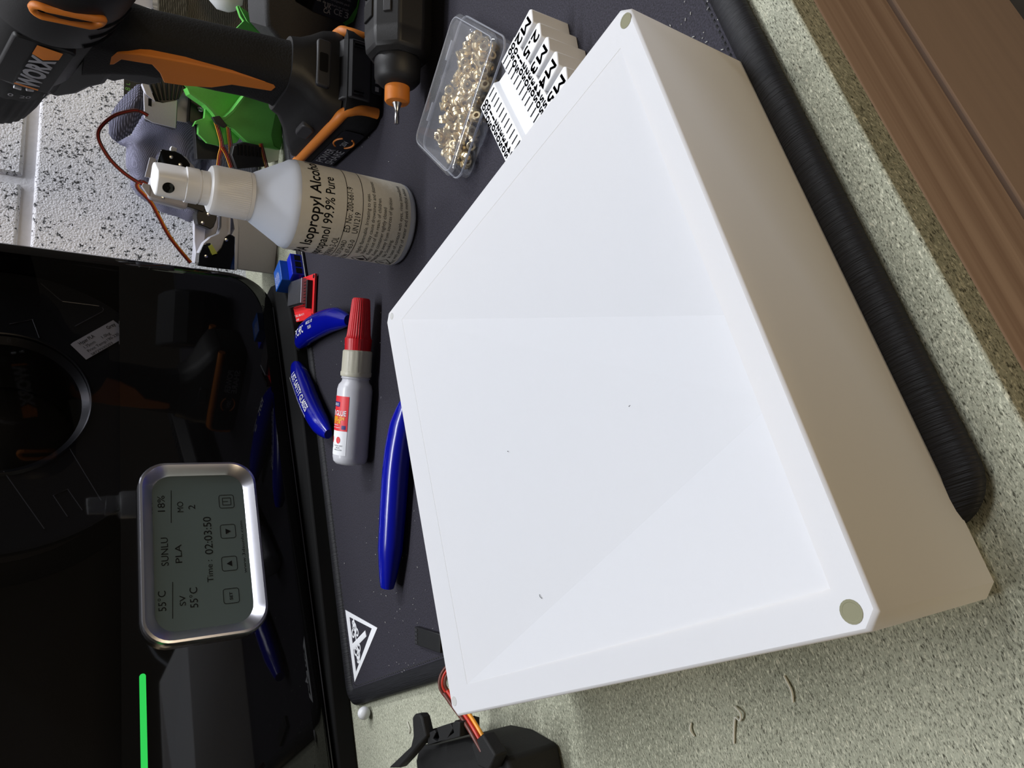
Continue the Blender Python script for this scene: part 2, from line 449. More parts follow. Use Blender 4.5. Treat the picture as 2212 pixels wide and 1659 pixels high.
# ------------------------------------------------------------------ materials
def mdf_material():
    m, nt, p = new_mat('mdf')
    L = nt.links
    N = nt.nodes
    tc = N.new('ShaderNodeTexCoord')
    base = N.new('ShaderNodeTexNoise')
    base.inputs['Scale'].default_value = 16
    base.inputs['Detail'].default_value = 5
    L.new(tc.outputs['Object'], base.inputs['Vector'])
    r0 = N.new('ShaderNodeValToRGB')
    r0.color_ramp.elements[0].position = 0.3
    r0.color_ramp.elements[0].color = (*rgb(150, 152, 134), 1)
    r0.color_ramp.elements[1].position = 0.7
    r0.color_ramp.elements[1].color = (*rgb(180, 181, 162), 1)
    L.new(base.outputs['Fac'], r0.inputs['Fac'])
    prev = r0.outputs['Color']
    # dark and pale wood fibres: stretched, randomly turned noise
    for k, (ang, sc, lo, hi, colr, amt) in enumerate((
            (0.6, 900, 0.54, 0.70, rgb(50, 50, 40), 0.95), (2.2, 800, 0.55, 0.70, rgb(60, 60, 48), 0.85), (1.4, 420, 0.62, 0.74, rgb(56, 54, 42), 0.85),
            (1.2, 620, 0.57, 0.72, rgb(222, 222, 200), 0.95), (2.9, 700, 0.58, 0.72, rgb(222, 220, 198), 0.95), (0.2, 300, 0.66, 0.76, rgb(220, 214, 190), 0.7))):
        mp = N.new('ShaderNodeMapping')
        mp.inputs['Rotation'].default_value = (0, 0, ang)
        mp.inputs['Scale'].default_value = (1.0, 3.2, 1.0)
        mp.inputs['Location'].default_value = (k * 3.1, k * 1.7, 0)
        L.new(tc.outputs['Object'], mp.inputs['Vector'])
        n = N.new('ShaderNodeTexNoise')
        n.inputs['Scale'].default_value = sc
        n.inputs['Detail'].default_value = 3
        n.inputs['Distortion'].default_value = 0.6
        L.new(mp.outputs['Vector'], n.inputs['Vector'])
        r = N.new('ShaderNodeMapRange')
        r.inputs['From Min'].default_value = lo
        r.inputs['From Max'].default_value = hi
        r.inputs['To Max'].default_value = amt
        L.new(n.outputs['Fac'], r.inputs['Value'])
        mx = N.new('ShaderNodeMix')
        mx.data_type = 'RGBA'
        L.new(r.outputs['Result'], mx.inputs['Factor'])
        L.new(prev, mx.inputs['A'])
        mx.inputs['B'].default_value = (*colr, 1)
        prev = mx.outputs['Result']
    L.new(prev, p.inputs['Base Color'])
    p.inputs['Roughness'].default_value = 0.85
    p.inputs['Specular IOR Level'].default_value = 0.2
    nb = N.new('ShaderNodeTexNoise')
    nb.inputs['Scale'].default_value = 900
    nb.inputs['Detail'].default_value = 4
    L.new(tc.outputs['Object'], nb.inputs['Vector'])
    b = N.new('ShaderNodeBump')
    b.inputs['Strength'].default_value = 0.35
    b.inputs['Distance'].default_value = 0.0005
    L.new(nb.outputs['Fac'], b.inputs['Height'])
    L.new(b.outputs['Normal'], p.inputs['Normal'])
    return m

def wood_material():
    m, nt, p = new_mat('timber')
    L = nt.links
    N = nt.nodes
    tc = N.new('ShaderNodeTexCoord')
    mp = N.new('ShaderNodeMapping')
    mp.inputs['Scale'].default_value = (2.0, 60.0, 60.0)
    L.new(tc.outputs['Object'], mp.inputs['Vector'])
    n = N.new('ShaderNodeTexNoise')
    n.inputs['Scale'].default_value = 1.6
    n.inputs['Detail'].default_value = 8
    n.inputs['Distortion'].default_value = 0.8
    L.new(mp.outputs['Vector'], n.inputs['Vector'])
    r = N.new('ShaderNodeValToRGB')
    r.color_ramp.elements[0].position = 0.32
    r.color_ramp.elements[0].color = (*rgb(150, 122, 104), 1)
    r.color_ramp.elements[1].position = 0.7
    r.color_ramp.elements[1].color = (*rgb(188, 162, 144), 1)
    L.new(n.outputs['Fac'], r.inputs['Fac'])
    L.new(r.outputs['Color'], p.inputs['Base Color'])
    p.inputs['Roughness'].default_value = 0.7
    return m

def wall_material():
    m, nt, p = new_mat('painted_block')
    L = nt.links
    N = nt.nodes
    tc = N.new('ShaderNodeTexCoord')
    geo = N.new('ShaderNodeNewGeometry')
    n1 = N.new('ShaderNodeTexNoise')
    n1.inputs['Scale'].default_value = 300
    n1.inputs['Detail'].default_value = 5
    n1.inputs['Roughness'].default_value = 0.65
    L.new(geo.outputs['Position'], n1.inputs['Vector'])
    n0 = N.new('ShaderNodeTexNoise')
    n0.inputs['Scale'].default_value = 22
    n0.inputs['Detail'].default_value = 3
    L.new(geo.outputs['Position'], n0.inputs['Vector'])
    add = N.new('ShaderNodeMath')
    add.operation = 'MULTIPLY_ADD'
    add.inputs[1].default_value = 0.22
    L.new(n0.outputs['Fac'], add.inputs[0])
    L.new(n1.outputs['Fac'], add.inputs[2])
    pit = N.new('ShaderNodeMapRange')
    pit.inputs['From Min'].default_value = 0.70
    pit.inputs['From Max'].default_value = 0.73
    L.new(add.outputs[0], pit.inputs['Value'])
    mx = N.new('ShaderNodeMix')
    mx.data_type = 'RGBA'
    mx.inputs['A'].default_value = (*rgb(236, 236, 244), 1)
    mx.inputs['B'].default_value = (*rgb(46, 46, 50), 1)
    L.new(pit.outputs['Result'], mx.inputs['Factor'])
    L.new(mx.outputs['Result'], p.inputs['Base Color'])
    p.inputs['Roughness'].default_value = 0.75
    n2 = N.new('ShaderNodeTexNoise')
    n2.inputs['Scale'].default_value = 560
    n2.inputs['Detail'].default_value = 5
    L.new(geo.outputs['Position'], n2.inputs['Vector'])
    sub = N.new('ShaderNodeMath')
    sub.operation = 'MULTIPLY_ADD'
    sub.inputs[1].default_value = -2.5
    L.new(pit.outputs['Result'], sub.inputs[0])
    L.new(n2.outputs['Fac'], sub.inputs[2])
    b = N.new('ShaderNodeBump')
    b.inputs['Strength'].default_value = 1.0
    b.inputs['Distance'].default_value = 0.0016
    L.new(sub.outputs[0], b.inputs['Height'])
    L.new(b.outputs['Normal'], p.inputs['Normal'])
    return m

def translucent_white():
    """thin printed plastic: scatters light back and lets some through, warm"""
    m = bpy.data.materials.new('white_printed_plastic')
    m.use_nodes = True
    nt = m.node_tree
    nt.nodes.remove(nt.nodes['Principled BSDF'])
    out = nt.nodes['Material Output']
    L = nt.links
    N = nt.nodes
    tc = N.new('ShaderNodeTexCoord')
    mp = N.new('ShaderNodeMapping')
    mp.inputs['Rotation'].default_value = (0, 0, 0.78)
    mp.inputs['Scale'].default_value = (1, 60, 1)
    L.new(tc.outputs['Object'], mp.inputs['Vector'])
    n = N.new('ShaderNodeTexNoise')
    n.inputs['Scale'].default_value = 40
    n.inputs['Detail'].default_value = 2
    L.new(mp.outputs['Vector'], n.inputs['Vector'])
    b = N.new('ShaderNodeBump')
    b.inputs['Strength'].default_value = 0.06
    b.inputs['Distance'].default_value = 0.0004
    L.new(n.outputs['Fac'], b.inputs['Height'])
    d = N.new('ShaderNodeBsdfDiffuse')
    d.inputs['Color'].default_value = (0.80, 0.82, 0.87, 1)
    t = N.new('ShaderNodeBsdfTranslucent')
    t.inputs['Color'].default_value = (0.95, 0.80, 0.55, 1)
    g = N.new('ShaderNodeBsdfGlossy')
    g.inputs['Roughness'].default_value = 0.45
    g.inputs['Color'].default_value = (1, 1, 1, 1)
    L.new(b.outputs['Normal'], d.inputs['Normal'])
    L.new(b.outputs['Normal'], g.inputs['Normal'])
    m1 = N.new('ShaderNodeMixShader')
    m1.inputs['Fac'].default_value = 0.30
    L.new(d.outputs[0], m1.inputs[1])
    L.new(t.outputs[0], m1.inputs[2])
    m2 = N.new('ShaderNodeMixShader')
    m2.inputs['Fac'].default_value = 0.03
    L.new(m1.outputs[0], m2.inputs[1])
    L.new(g.outputs[0], m2.inputs[2])
    L.new(m2.outputs[0], out.inputs['Surface'])
    return m

def clear_material(name, tint, ior=1.45, rough=0.03, haze=0.0):
    """thin clear sheet: mirror reflection by angle, the rest passes straight through"""
    m = bpy.data.materials.new(name)
    m.use_nodes = True
    nt = m.node_tree
    nt.nodes.remove(nt.nodes['Principled BSDF'])
    out = nt.nodes['Material Output']
    N = nt.nodes
    L = nt.links
    lw_ = N.new('ShaderNodeLayerWeight')
    lw_.inputs['Blend'].default_value = 0.5
    pw = N.new('ShaderNodeMath')
    pw.operation = 'POWER'
    pw.inputs[1].default_value = 5.0
    L.new(lw_.outputs['Facing'], pw.inputs[0])
    fr = N.new('ShaderNodeMath')
    fr.operation = 'MULTIPLY_ADD'
    r0_ = ((ior - 1) / (ior + 1)) ** 2
    fr.inputs[1].default_value = 1 - r0_
    fr.inputs[2].default_value = r0_
    L.new(pw.outputs[0], fr.inputs[0])
    tr = N.new('ShaderNodeBsdfTransparent')
    tr.inputs['Color'].default_value = (*tint, 1)
    gl = N.new('ShaderNodeBsdfGlossy')
    gl.inputs['Roughness'].default_value = rough
    df = N.new('ShaderNodeBsdfDiffuse')
    df.inputs['Color'].default_value = (0.75, 0.77, 0.82, 1)
    m0 = N.new('ShaderNodeMixShader')
    m0.inputs['Fac'].default_value = haze
    L.new(tr.outputs[0], m0.inputs[1])
    L.new(df.outputs[0], m0.inputs[2])
    mx = N.new('ShaderNodeMixShader')
    L.new(fr.outputs[0], mx.inputs['Fac'])
    L.new(m0.outputs[0], mx.inputs[1])
    L.new(gl.outputs[0], mx.inputs[2])
    L.new(mx.outputs[0], out.inputs['Surface'])
    return m

def mat_fabric(name, col, scale=1500.0):
    m, nt, p = new_mat(name)
    L = nt.links
    N = nt.nodes
    tc = N.new('ShaderNodeTexCoord')
    n = N.new('ShaderNodeTexNoise')
    n.inputs['Scale'].default_value = scale
    n.inputs['Detail'].default_value = 3
    L.new(tc.outputs['Object'], n.inputs['Vector'])
    r = N.new('ShaderNodeValToRGB')
    r.color_ramp.elements[0].position = 0.35
    r.color_ramp.elements[0].color = (*[c * 0.55 for c in col], 1)
    r.color_ramp.elements[1].position = 0.72
    r.color_ramp.elements[1].color = (*[c * 1.6 for c in col], 1)
    L.new(n.outputs['Fac'], r.inputs['Fac'])
    # scattered dust
    v = N.new('ShaderNodeTexNoise')
    v.inputs['Scale'].default_value = 330
    v.inputs['Detail'].default_value = 2
    L.new(tc.outputs['Object'], v.inputs['Vector'])
    mr = N.new('ShaderNodeMapRange')
    mr.inputs['From Min'].default_value = 0.765
    mr.inputs['From Max'].default_value = 0.80
    mr.inputs['To Max'].default_value = 0.6
    L.new(v.outputs['Fac'], mr.inputs['Value'])
    mx = N.new('ShaderNodeMix')
    mx.data_type = 'RGBA'
    L.new(mr.outputs['Result'], mx.inputs['Factor'])
    L.new(r.outputs['Color'], mx.inputs['A'])
    mx.inputs['B'].default_value = (0.35, 0.35, 0.36, 1)
    L.new(mx.outputs['Result'], p.inputs['Base Color'])
    p.inputs['Roughness'].default_value = 0.8
    p.inputs['Specular IOR Level'].default_value = 0.3
    b = N.new('ShaderNodeBump')
    b.inputs['Strength'].default_value = 0.5
    b.inputs['Distance'].default_value = 0.0004
    L.new(n.outputs['Fac'], b.inputs['Height'])
    L.new(b.outputs['Normal'], p.inputs['Normal'])
    return m

def knit_material(name, col, sx, sz):
    m, nt, p = new_mat(name)
    L = nt.links
    N = nt.nodes
    tc = N.new('ShaderNodeTexCoord')
    w = N.new('ShaderNodeTexWave')
    w.wave_type = 'BANDS'
    w.bands_direction = 'DIAGONAL'
    w.inputs['Scale'].default_value = sx
    w.inputs['Distortion'].default_value = 2.0
    w.inputs['Detail'].default_value = 2
    L.new(tc.outputs['Object'], w.inputs['Vector'])
    w2 = N.new('ShaderNodeTexWave')
    w2.wave_type = 'BANDS'
    w2.bands_direction = 'Z'
    w2.inputs['Scale'].default_value = sz
    w2.inputs['Distortion'].default_value = 3.0
    L.new(tc.outputs['Object'], w2.inputs['Vector'])
    mu = N.new('ShaderNodeMath')
    mu.operation = 'MULTIPLY'
    L.new(w.outputs['Fac'], mu.inputs[0])
    L.new(w2.outputs['Fac'], mu.inputs[1])
    mx = N.new('ShaderNodeMix')
    mx.data_type = 'RGBA'
    mx.inputs['A'].default_value = (*[c * 0.45 for c in col], 1)
    mx.inputs['B'].default_value = (*[min(1, c * 1.7) for c in col], 1)
    L.new(mu.outputs[0], mx.inputs['Factor'])
    L.new(mx.outputs['Result'], p.inputs['Base Color'])
    p.inputs['Roughness'].default_value = 0.95
    p.inputs['Specular IOR Level'].default_value = 0.1
    b = N.new('ShaderNodeBump')
    b.inputs['Strength'].default_value = 0.6
    b.inputs['Distance'].default_value = 0.0006
    L.new(mu.outputs[0], b.inputs['Height'])
    L.new(b.outputs['Normal'], p.inputs['Normal'])
    return m

MDF = mdf_material()
WOOD = wood_material()
WALL = wall_material()
MORTAR = mat('mortar_paint', rgb(224, 224, 232), 0.8, vary=0.15, vscale=80, bump=0.6, bscale=400)
PLA = translucent_white()
WHITE = mat('white_plastic', rgb(232, 233, 236), 0.4, bump=0.03)
WHITE_PRINT = mat('white_print', rgb(235, 236, 240), 0.6)
BLACK_PLASTIC = mat('black_plastic', rgb(24, 24, 26), 0.5, vary=0.2, vscale=900, bump=0.12, bscale=2500)
BLACK_SOFT = mat('black_rubber', rgb(19, 19, 20), 0.7, spec=0.35, vary=0.25, vscale=1200, bump=0.2, bscale=2200)
BLACK_GLOSS = mat('black_gloss', rgb(11, 11, 12), 0.03, spec=0.5)
BLACK_MATT = mat('black_print', rgb(14, 14, 15), 0.8, spec=0.2)
GREY_DARK = mat('dark_grey_plastic', rgb(46, 46, 49), 0.5, vary=0.1, bump=0.1, bscale=2500)
GREY_PRINT = mat('grey_printed_plastic', rgb(182, 182, 192), 0.55, vary=0.05, vscale=900, bump=0.12, bscale=1500)
GREY_PALE = mat('pale_grey_plastic', rgb(200, 200, 210), 0.5)
ORANGE = mat('orange_plastic', rgb(214, 124, 40), 0.5, bump=0.1, bscale=3000)
GREEN = mat('green_printed_plastic', rgb(100, 196, 84), 0.5, vary=0.08, vscale=700, bump=0.1, bscale=1800)
GREEN_DARK = mat('dark_green_plastic', rgb(58, 140, 50), 0.5)
STEEL = mat('steel', rgb(190, 190, 192), 0.25, metal=1.0)
ALU = mat('brushed_aluminium', rgb(205, 205, 214), 0.28, metal=1.0, bump=0.03, bscale=3000)
DARK_STEEL = mat('dark_steel', rgb(60, 60, 62), 0.35, metal=0.8)
BRASS = mat('brass', rgb(232, 212, 168), 0.34, metal=0.85)
BLUE_GRIP = mat('blue_vinyl', rgb(6, 16, 150), 0.2, spec=0.6)
BLUE_RELAY = mat('blue_relay_plastic', rgb(20, 84, 176), 0.35)
BLUE_TERM = mat('blue_terminal_plastic', rgb(18, 40, 190), 0.3)
RED_CAP = mat('red_plastic', rgb(206, 22, 34), 0.4)
RED_PCB = mat('red_circuit_board', rgb(226, 40, 44), 0.4, vary=0.05)
RED_PRINT = mat('red_label_print', rgb(222, 42, 52), 0.45)
NAVY_PRINT = mat('navy_print', rgb(34, 30, 110), 0.5)
YELLOW_PRINT = mat('yellow_print', rgb(250, 200, 40), 0.5)
GREY_TEXT = mat('grey_print', rgb(160, 160, 164), 0.5)
BLACK_PCB = mat('black_circuit_board', rgb(22, 22, 24), 0.4)
PAPER_LABEL = mat('paper_label', rgb(206, 203, 193), 0.6, vary=0.05, vscale=120, bump=0.45, bscale=260)
HDPE = mat('milky_bottle', rgb(205, 212, 226), 0.4, sss=0.5, sssr=(1, 1, 1))
GLUE_BODY = mat('milky_glue_bottle', rgb(206, 206, 212), 0.3, spec=0.6, bump=0.1, bscale=300)
GLUE_COLLAR = mat('cream_collar', rgb(206, 202, 184), 0.4, bump=0.1, bscale=800)
WIRE_BROWN = mat('brown_wire', rgb(92, 44, 34), 0.4)
WIRE_RED = mat('red_wire', rgb(186, 44, 28), 0.4)
WIRE_ORANGE = mat('orange_wire', rgb(226, 150, 40), 0.4)
MAT_TOP = mat_fabric('mat_cloth', rgb(45, 43, 52))
MAT_HEM = mat('mat_hem_thread', rgb(19, 19, 24), 0.6, spec=0.4, vary=0.7, vscale=60, stretch=(25, 1, 1), bump=0.9, bscale=70)
CLOTH = knit_material('grey_knit', rgb(150, 150, 174), 420, 520)
CLOTH_RIB = knit_material('grey_rib_knit', rgb(112, 112, 132), 240, 160)
BROWN_CLOTH = knit_material('brown_weave', rgb(104, 98, 88), 380, 420)
SMOKED = clear_material('smoked_window', (0.5, 0.5, 0.53))
CLEAR_CASE = clear_material('clear_case', (0.90, 0.91, 0.94), 1.5, 0.06, 0.10)
LCD = mat('lcd_glass', rgb(80, 93, 93), 0.35, spec=0.4)
LCD_TEXT = mat('lcd_segment', rgb(8, 10, 10), 0.5, spec=0.2)
LED_GREEN = mat('green_led', rgb(20, 120, 40), 0.4, emit=rgb(40, 205, 85), estr=0.9)
SPOOL = mat('spool_plastic', rgb(26, 27, 30), 0.3, spec=0.6)
SPOOL_LABEL = mat('spool_label', rgb(190, 190, 196), 0.6)
CREAM = mat('cream_plastic', rgb(196, 194, 176), 0.6)
HOLE = mat('screw_hole', rgb(126, 124, 98), 0.7)
HOLE_PALE = mat('pale_screw_hole', rgb(186, 186, 184), 0.7)

# ------------------------------------------------------------------ setting: wall, floor, bench
WALL_Y = 640.0
wall = MB().box(-900, 1500, WALL_Y + 1, WALL_Y + 60, -900, 1200).build('wall_back', MORTAR)
struct(wall)
ROOT_INV['wall_back'] = Matrix.Identity(4)
bx = MB().box(0, 440, -2, 12, 0, 215)
proto = None
for row in range(-4, 4):
    z0 = 200 + row * 225
    x0 = 532 - 445 - 450 * 4 + (225 if row % 2 else 0)
    for c in range(-1, 6):
        xx = x0 + c * 450
        if xx + 440 < -900 or xx > 1480:
            continue
        if proto is None:
            proto = bx.build('block', WALL, wall, bevel=3, bseg=3)
            o = proto
        else:
            o = proto.copy()
            COL.objects.link(o)
        o.location = (xx * MM, WALL_Y * MM, z0 * MM)

floor = struct(MB().box(-1500, 2000, -1500, 700, -920, -900).build('floor', mat('concrete', rgb(96, 92, 88), 0.9, vary=0.2, vscale=20)))

bench = thing('workbench', 'wide fibreboard topped workbench with timber front rail carrying everything', 'workbench', (300, 340, -900))
MB().box(-600, 1300, 56, 639, -18, 0).build('worktop', MDF, bench, bevel=0.8, label='grey green fibreboard top')
MB().box(-600, 1300, 56, 100, -97, -18.2).build('front_rail', WOOD, bench, bevel=1.2, label='brown timber rail')
MB().box(-600, 1300, 64, 100, -108, -97.2).build('gap_shade_strip', mat('painted_gap_shade', rgb(120, 96, 80), 0.8), bench)  # gap under the rail: its shade painted as a dark brown strip
MB().box(-600, 1300, 56, 80, -415, -108.2).build('drawer_front', mat('plain_plywood', rgb(164, 140, 124), 0.7, vary=0.14, vscale=9, stretch=(1, 8, 8)), bench, bevel=1, label='plain brown plywood panel')
for lx in (-580, 1200):
    for ly in (110, 560):
        MB().box(lx, lx + 70, ly, ly + 70, -899, -18.2).build('leg', WOOD, bench)

# ------------------------------------------------------------------ desk mat
dm = thing('desk_mat', 'black cloth desk mat with stitched edge and white triangle print', 'mat', (410, 270, 0.1))
flat(rrect(13, 816, 69, 470, 10), 0.15, 3.4).build('mat_sheet', MAT_TOP, dm, bevel=0.5)
loop = rrect(15.5, 813.5, 71.5, 467.5, 8, 8)
loop.append(loop[0])
loop.append(loop[1])
MB().tube([(x, y, 2.55) for x, y in loop], 5.2, 12, caps=False, flat=0.6).build('stitched_hem', MAT_HEM, dm, smooth=60)
# fine stitch row just inside the hem
def stitch_row():
    mb = MB()
    pts = rrect(21.5, 807.5, 77.5, 461.5, 6, 6)
    pts.append(pts[0])
    for i in range(len(pts) - 1):
        a = Vector((*pts[i], 0))
        b = Vector((*pts[i + 1], 0))
        n = max(1, int((b - a).length / 2.6))
        for k in range(n):
            p = a.lerp(b, (k + 0.15) / n)
            q = a.lerp(b, (k + 0.8) / n)
            d = (q - p).normalized()
            s = Vector((-d.y, d.x, 0)) * 0.45
            mb.add([p - s + Vector((0, 0, 3.35)), p + s + Vector((0, 0, 3.35)), q + s + Vector((0, 0, 3.35)), q - s + Vector((0, 0, 3.35)),
                    (p + q) / 2 + Vector((0, 0, 3.9))], [(0, 1, 4), (1, 2, 4), (2, 3, 4), (3, 0, 4)])
    return mb
st = stitch_row().build('stitching', mat('stitch_thread', rgb(16, 16, 19), 0.7), dm)
st['kind'] = 'stuff'
# white triangle print with a curled emblem struck by a bar
def ring_poly(outer, inner, z0, z1):
    n = len(outer)
    mb = MB()
    v = [(*p, z0) for p in outer] + [(*p, z0) for p in inner] + [(*p, z1) for p in outer] + [(*p, z1) for p in inner]
    f = []
    for i in range(n):
        j = (i + 1) % n
        f += [(i, j, n + j, n + i), (2 * n + i, 3 * n + i, 3 * n + j, 2 * n + j),
              (i, 2 * n + i, 2 * n + j, j), (n + i, n + j, 3 * n + j, 3 * n + i)]
    mb.add(v, f)
    return mb
tri = D['tri']
tin = D['tri_in']
pr_ = ring_poly(tri, tin, 3.3, 3.62)
tc_ = Vector((sum(p[0] for p in tri) / 3, sum(p[1] for p in tri) / 3))
def ribbon(mb, pts, w, z=3.55):
    pts = [Vector((p[0], p[1], z)) for p in pts]
    mb.tube(pts, w, 6, flat=0.12)
ax = (Vector(tri[0]) - Vector(tri[2])).normalized()          # along the base
ay = (Vector(tri[1]) - (Vector(tri[0]) + Vector(tri[2])) / 2).normalized()
base_mid = (Vector(tri[0]) + Vector(tri[2])) / 2
def tp(a, b):
    q = base_mid + ax * a + ay * b
    return (q.x, q.y)
def spiral(cx, cy, r, t0, t1, n=14, k=0.75):
    return [tp(cx + r * (1 - k * i / n) * math.cos(t0 + (t1 - t0) * i / n), cy + r * (1 - k * i / n) * math.sin(t0 + (t1 - t0) * i / n)) for i in range(n + 1)]
for cx, cy, r, t0, t1 in ((-8.5, 11, 4.2, 0, 6), (8.5, 11, 4.2, 3.1, -3), (-4.2, 14.5, 3.6, 5, -1), (4.2, 14.5, 3.6, -2, 4.5),
                          (-5, 8.5, 3.4, 2, 8), (5, 8.5, 3.4, 1.2, -5), (-11.5, 10, 2.2, 0, 5), (11.5, 10, 2.2, 3, -2)):
    ribbon(pr_, spiral(cx, cy, r, t0, t1), 0.62)
ribbon(pr_, [tp(-16, 11.5), tp(-11, 12.5), tp(0, 11.5), tp(11, 12.5), tp(16, 11.5)], 0.7)
a0, a1 = Vector(tp(-2, 5)), Vector(tp(1.0, 29))
ribbon(pr_, [a0, a1], 1.9, 3.6)
pr_.build('triangle_print', WHITE_PRINT, dm, label='white triangle sign with a struck curled emblem')

# ------------------------------------------------------------------ big white printed enclosure
bxr = thing('printed_enclosure', 'large square white 3D printed box lying face up in the foreground', 'box', (78, 159, 3.4))
X0, X1, Y0, Y1 = -5.3, 161.0, 75.0, 243.2
ZT = 52.0
def chamfer_sq(x0, x1, y0, y1, c):
    return [(x0 + c, y0), (x1 - c, y0), (x1, y0 + c), (x1, y1 - c), (x1 - c, y1), (x0 + c, y1), (x0, y1 - c), (x0, y0 + c)]
o_out = chamfer_sq(X0, X1, Y0, Y1, 3.0)
in_sq = [(3.6, 82.6), (150.6, 82.2), (151.0, 229.0), (4.0, 229.0)]
# outer walls: one thin shell, open underneath onto the bench
mb = MB()
r = 0.8
rings = []
def scaled(poly, d):
    cx, cy = (X0 + X1) / 2, (Y0 + Y1) / 2
    return [(cx + (x - cx) * (1 - d / 84.0), cy + (y - cy) * (1 - d / 84.0)) for x, y in poly]
rings.append([(*p, 3.6) for p in o_out])
rings.append([(*p, ZT - r) for p in o_out])
rings.append([(*p, ZT - 0.4 * r) for p in scaled(o_out, 0.3 * r)])
rings.append([(*p, ZT) for p in scaled(o_out, r)])
mb.loft(rings, caps=False)
mb.build('side_wall', PLA, bxr, smooth=40)
# rim frame: quads between the outer octagon and the inner square
mb = MB()
top = [(*p, ZT) for p in scaled(o_out, r)]
inn = [(*p, ZT) for p in in_sq]
mb.add(top + inn, [(0, 1, 9, 8), (1, 2, 9), (2, 3, 10, 9), (3, 4, 10), (4, 5, 11, 10), (5, 6, 11), (6, 7, 8, 11), (7, 0, 8)])
mb.build('rim', PLA, bxr)
# faceted inset panel, folded along two creases
mb = MB()
q1 = (66.0, 82.4, ZT - 7.5)
q2 = (44.0, 82.5, ZT - 7.0)
A_, B_, C_, D_ = (150.6, 82.2, ZT - 0.05), (151.0, 229.0, ZT - 0.05), (4.0, 229.0, ZT - 0.05), (3.6, 82.6, ZT - 0.8)
mb.add([A_, B_, C_, D_, q1, q2], [(0, 1, 4), (1, 2, 5, 4), (2, 3, 5)])
mb.build('inset_panel', PLA, bxr, label='recessed faceted panel')
mb = MB()
mb.add([(*in_sq[0], ZT), (*in_sq[1], ZT), A_, q1, q2, D_], [(0, 1, 2, 3, 4, 5)])
mb.build('inset_step', PLA, bxr)
for hx, hy, hr in ((156.0, 77.6, 2.1), (157.6, 237.2, 1.5), (-0.3, 240.2, 1.6), (-1.2, 80.2, 2.3)):
    h = MB()
    h.lathe([(hr, ZT + 0.03), (hr, ZT + 0.10), (hr * 0.8, ZT + 0.10), (hr * 0.74, ZT + 0.05)], Matrix.Translation((hx, hy, 0)), 20, cap0=False)
    h.build('screw_hole', HOLE if hy < 100 else HOLE_PALE, bxr)
# dark specks and stray hairs on the panel
sp = MB()
for (sx, sy, a, l) in ((112, 196, 0.3, 0.4), (70, 178, 0.5, 0.3), (60, 120, 2.0, 0.5), (22, 178, 0.5, 1.6), (90, 205, 1.3, 0.5)):
    zz = ZT - 2.2
    sp.tube([(sx, sy, zz), (sx + l * math.cos(a) * 0.5, sy + l * math.sin(a) * 0.5 + 0.2, zz + 0.15), (sx + l * math.cos(a), sy + l * math.sin(a), zz)], 0.09, 5)
spo = sp.build('lint', GREY_DARK, bxr)
spo['kind'] = 'stuff'

# ------------------------------------------------------------------ spray bottle
BX, BY = 263.5, 298.0
sb = thing('spray_bottle', 'milky white spray bottle with grey paper alcohol label', 'bottle', (BX, BY, 3.4))
TB = Matrix.Translation((BX, BY, 3.4))
RB_ = 24.0
MB().lathe([(20, 0), (22.8, 0.6), (23.9, 2.5), (24, 5), (24, 67), (23.4, 69.5), (22, 71.5), (13.5, 86), (12.2, 87.5), (12.2, 89)], TB, 72).build('bottle_body', HDPE, sb, smooth=50)
view = math.atan2(-BY, -BX)                       # bearing of the text centre, towards the bench front
def wrap(off):
    def f(x, y):
        t = view + x / RB_
        return (BX + (RB_ + off) * math.cos(t), BY + (RB_ + off) * math.sin(t), 3.4 + y)
    return f
lab = MB()
NS = 72
ff = wrap(0.22)
lv = []
zs = [4.5 + (67.0 - 4.5) * k / 6 for k in range(7)]
for zz in zs:
    for k in range(NS):
        t = 2 * math.pi * k / NS
        lv.append((BX + 24.22 * math.cos(t), BY + 24.22 * math.sin(t), 3.4 + zz))
lab.loft([lv[i * NS:(i + 1) * NS] for i in range(7)], caps=False)
lo_ = lab.build('label', PAPER_LABEL, sb, smooth=60, label='grey paper label with black print')
LT = []
LT += [('IPA Isopropyl Alcohol', -35.0, 57.0, 8.4, 'LEFT', 0.014, 67.0), ('Isopropanol 99.9% Pure', -36.0, 49.4, 7.4, 'LEFT', 0.008, 56.0),
       ('PROPAN-2-OL', -34, 43.4, 5.0, 'LEFT', 0, 21.0), ('Cat No 2572HAD', -37, 38.6, 4.0, 'LEFT', 0, 23.0), ('CAS No: 67-63-0', -37, 34.4, 4.0, 'LEFT', 0, 24.0),
       ('ED No: 200-661-9', -9, 39.0, 4.8, 'LEFT', 0, 25.0), ('UN1219', -9, 34.4, 4.8, 'LEFT', 0, 11.5)]
for k, s in enumerate(('Highly flammable. Irritating to eyes.', 'Vapours may cause drowsiness and dizziness', 'Keep out of the reach of children.', 'Keep container tightly closed',
                       'Keep away from sources of ignition', 'No Smoking.', 'In case of contact with eyes, rinse immediately', 'with plenty of water and seek medical advice')):
    LT.append((s, -22.0, 29.2 - k * 3.25, 3.0, 'LEFT', 0, 0.86))
LT += [('HIGHLY', -31, 20.0, 2.6, 'LEFT', 0, 0.8), ('FLAMMABLE', -33, 17.0, 2.6, 'LEFT', 0, 0.8), ('IRRITANT', -32, 5.5, 2.6, 'LEFT', 0, 0.8)]
lettering(LT, wrap(0.36), BLACK_MATT, lo_)
ln = MB()
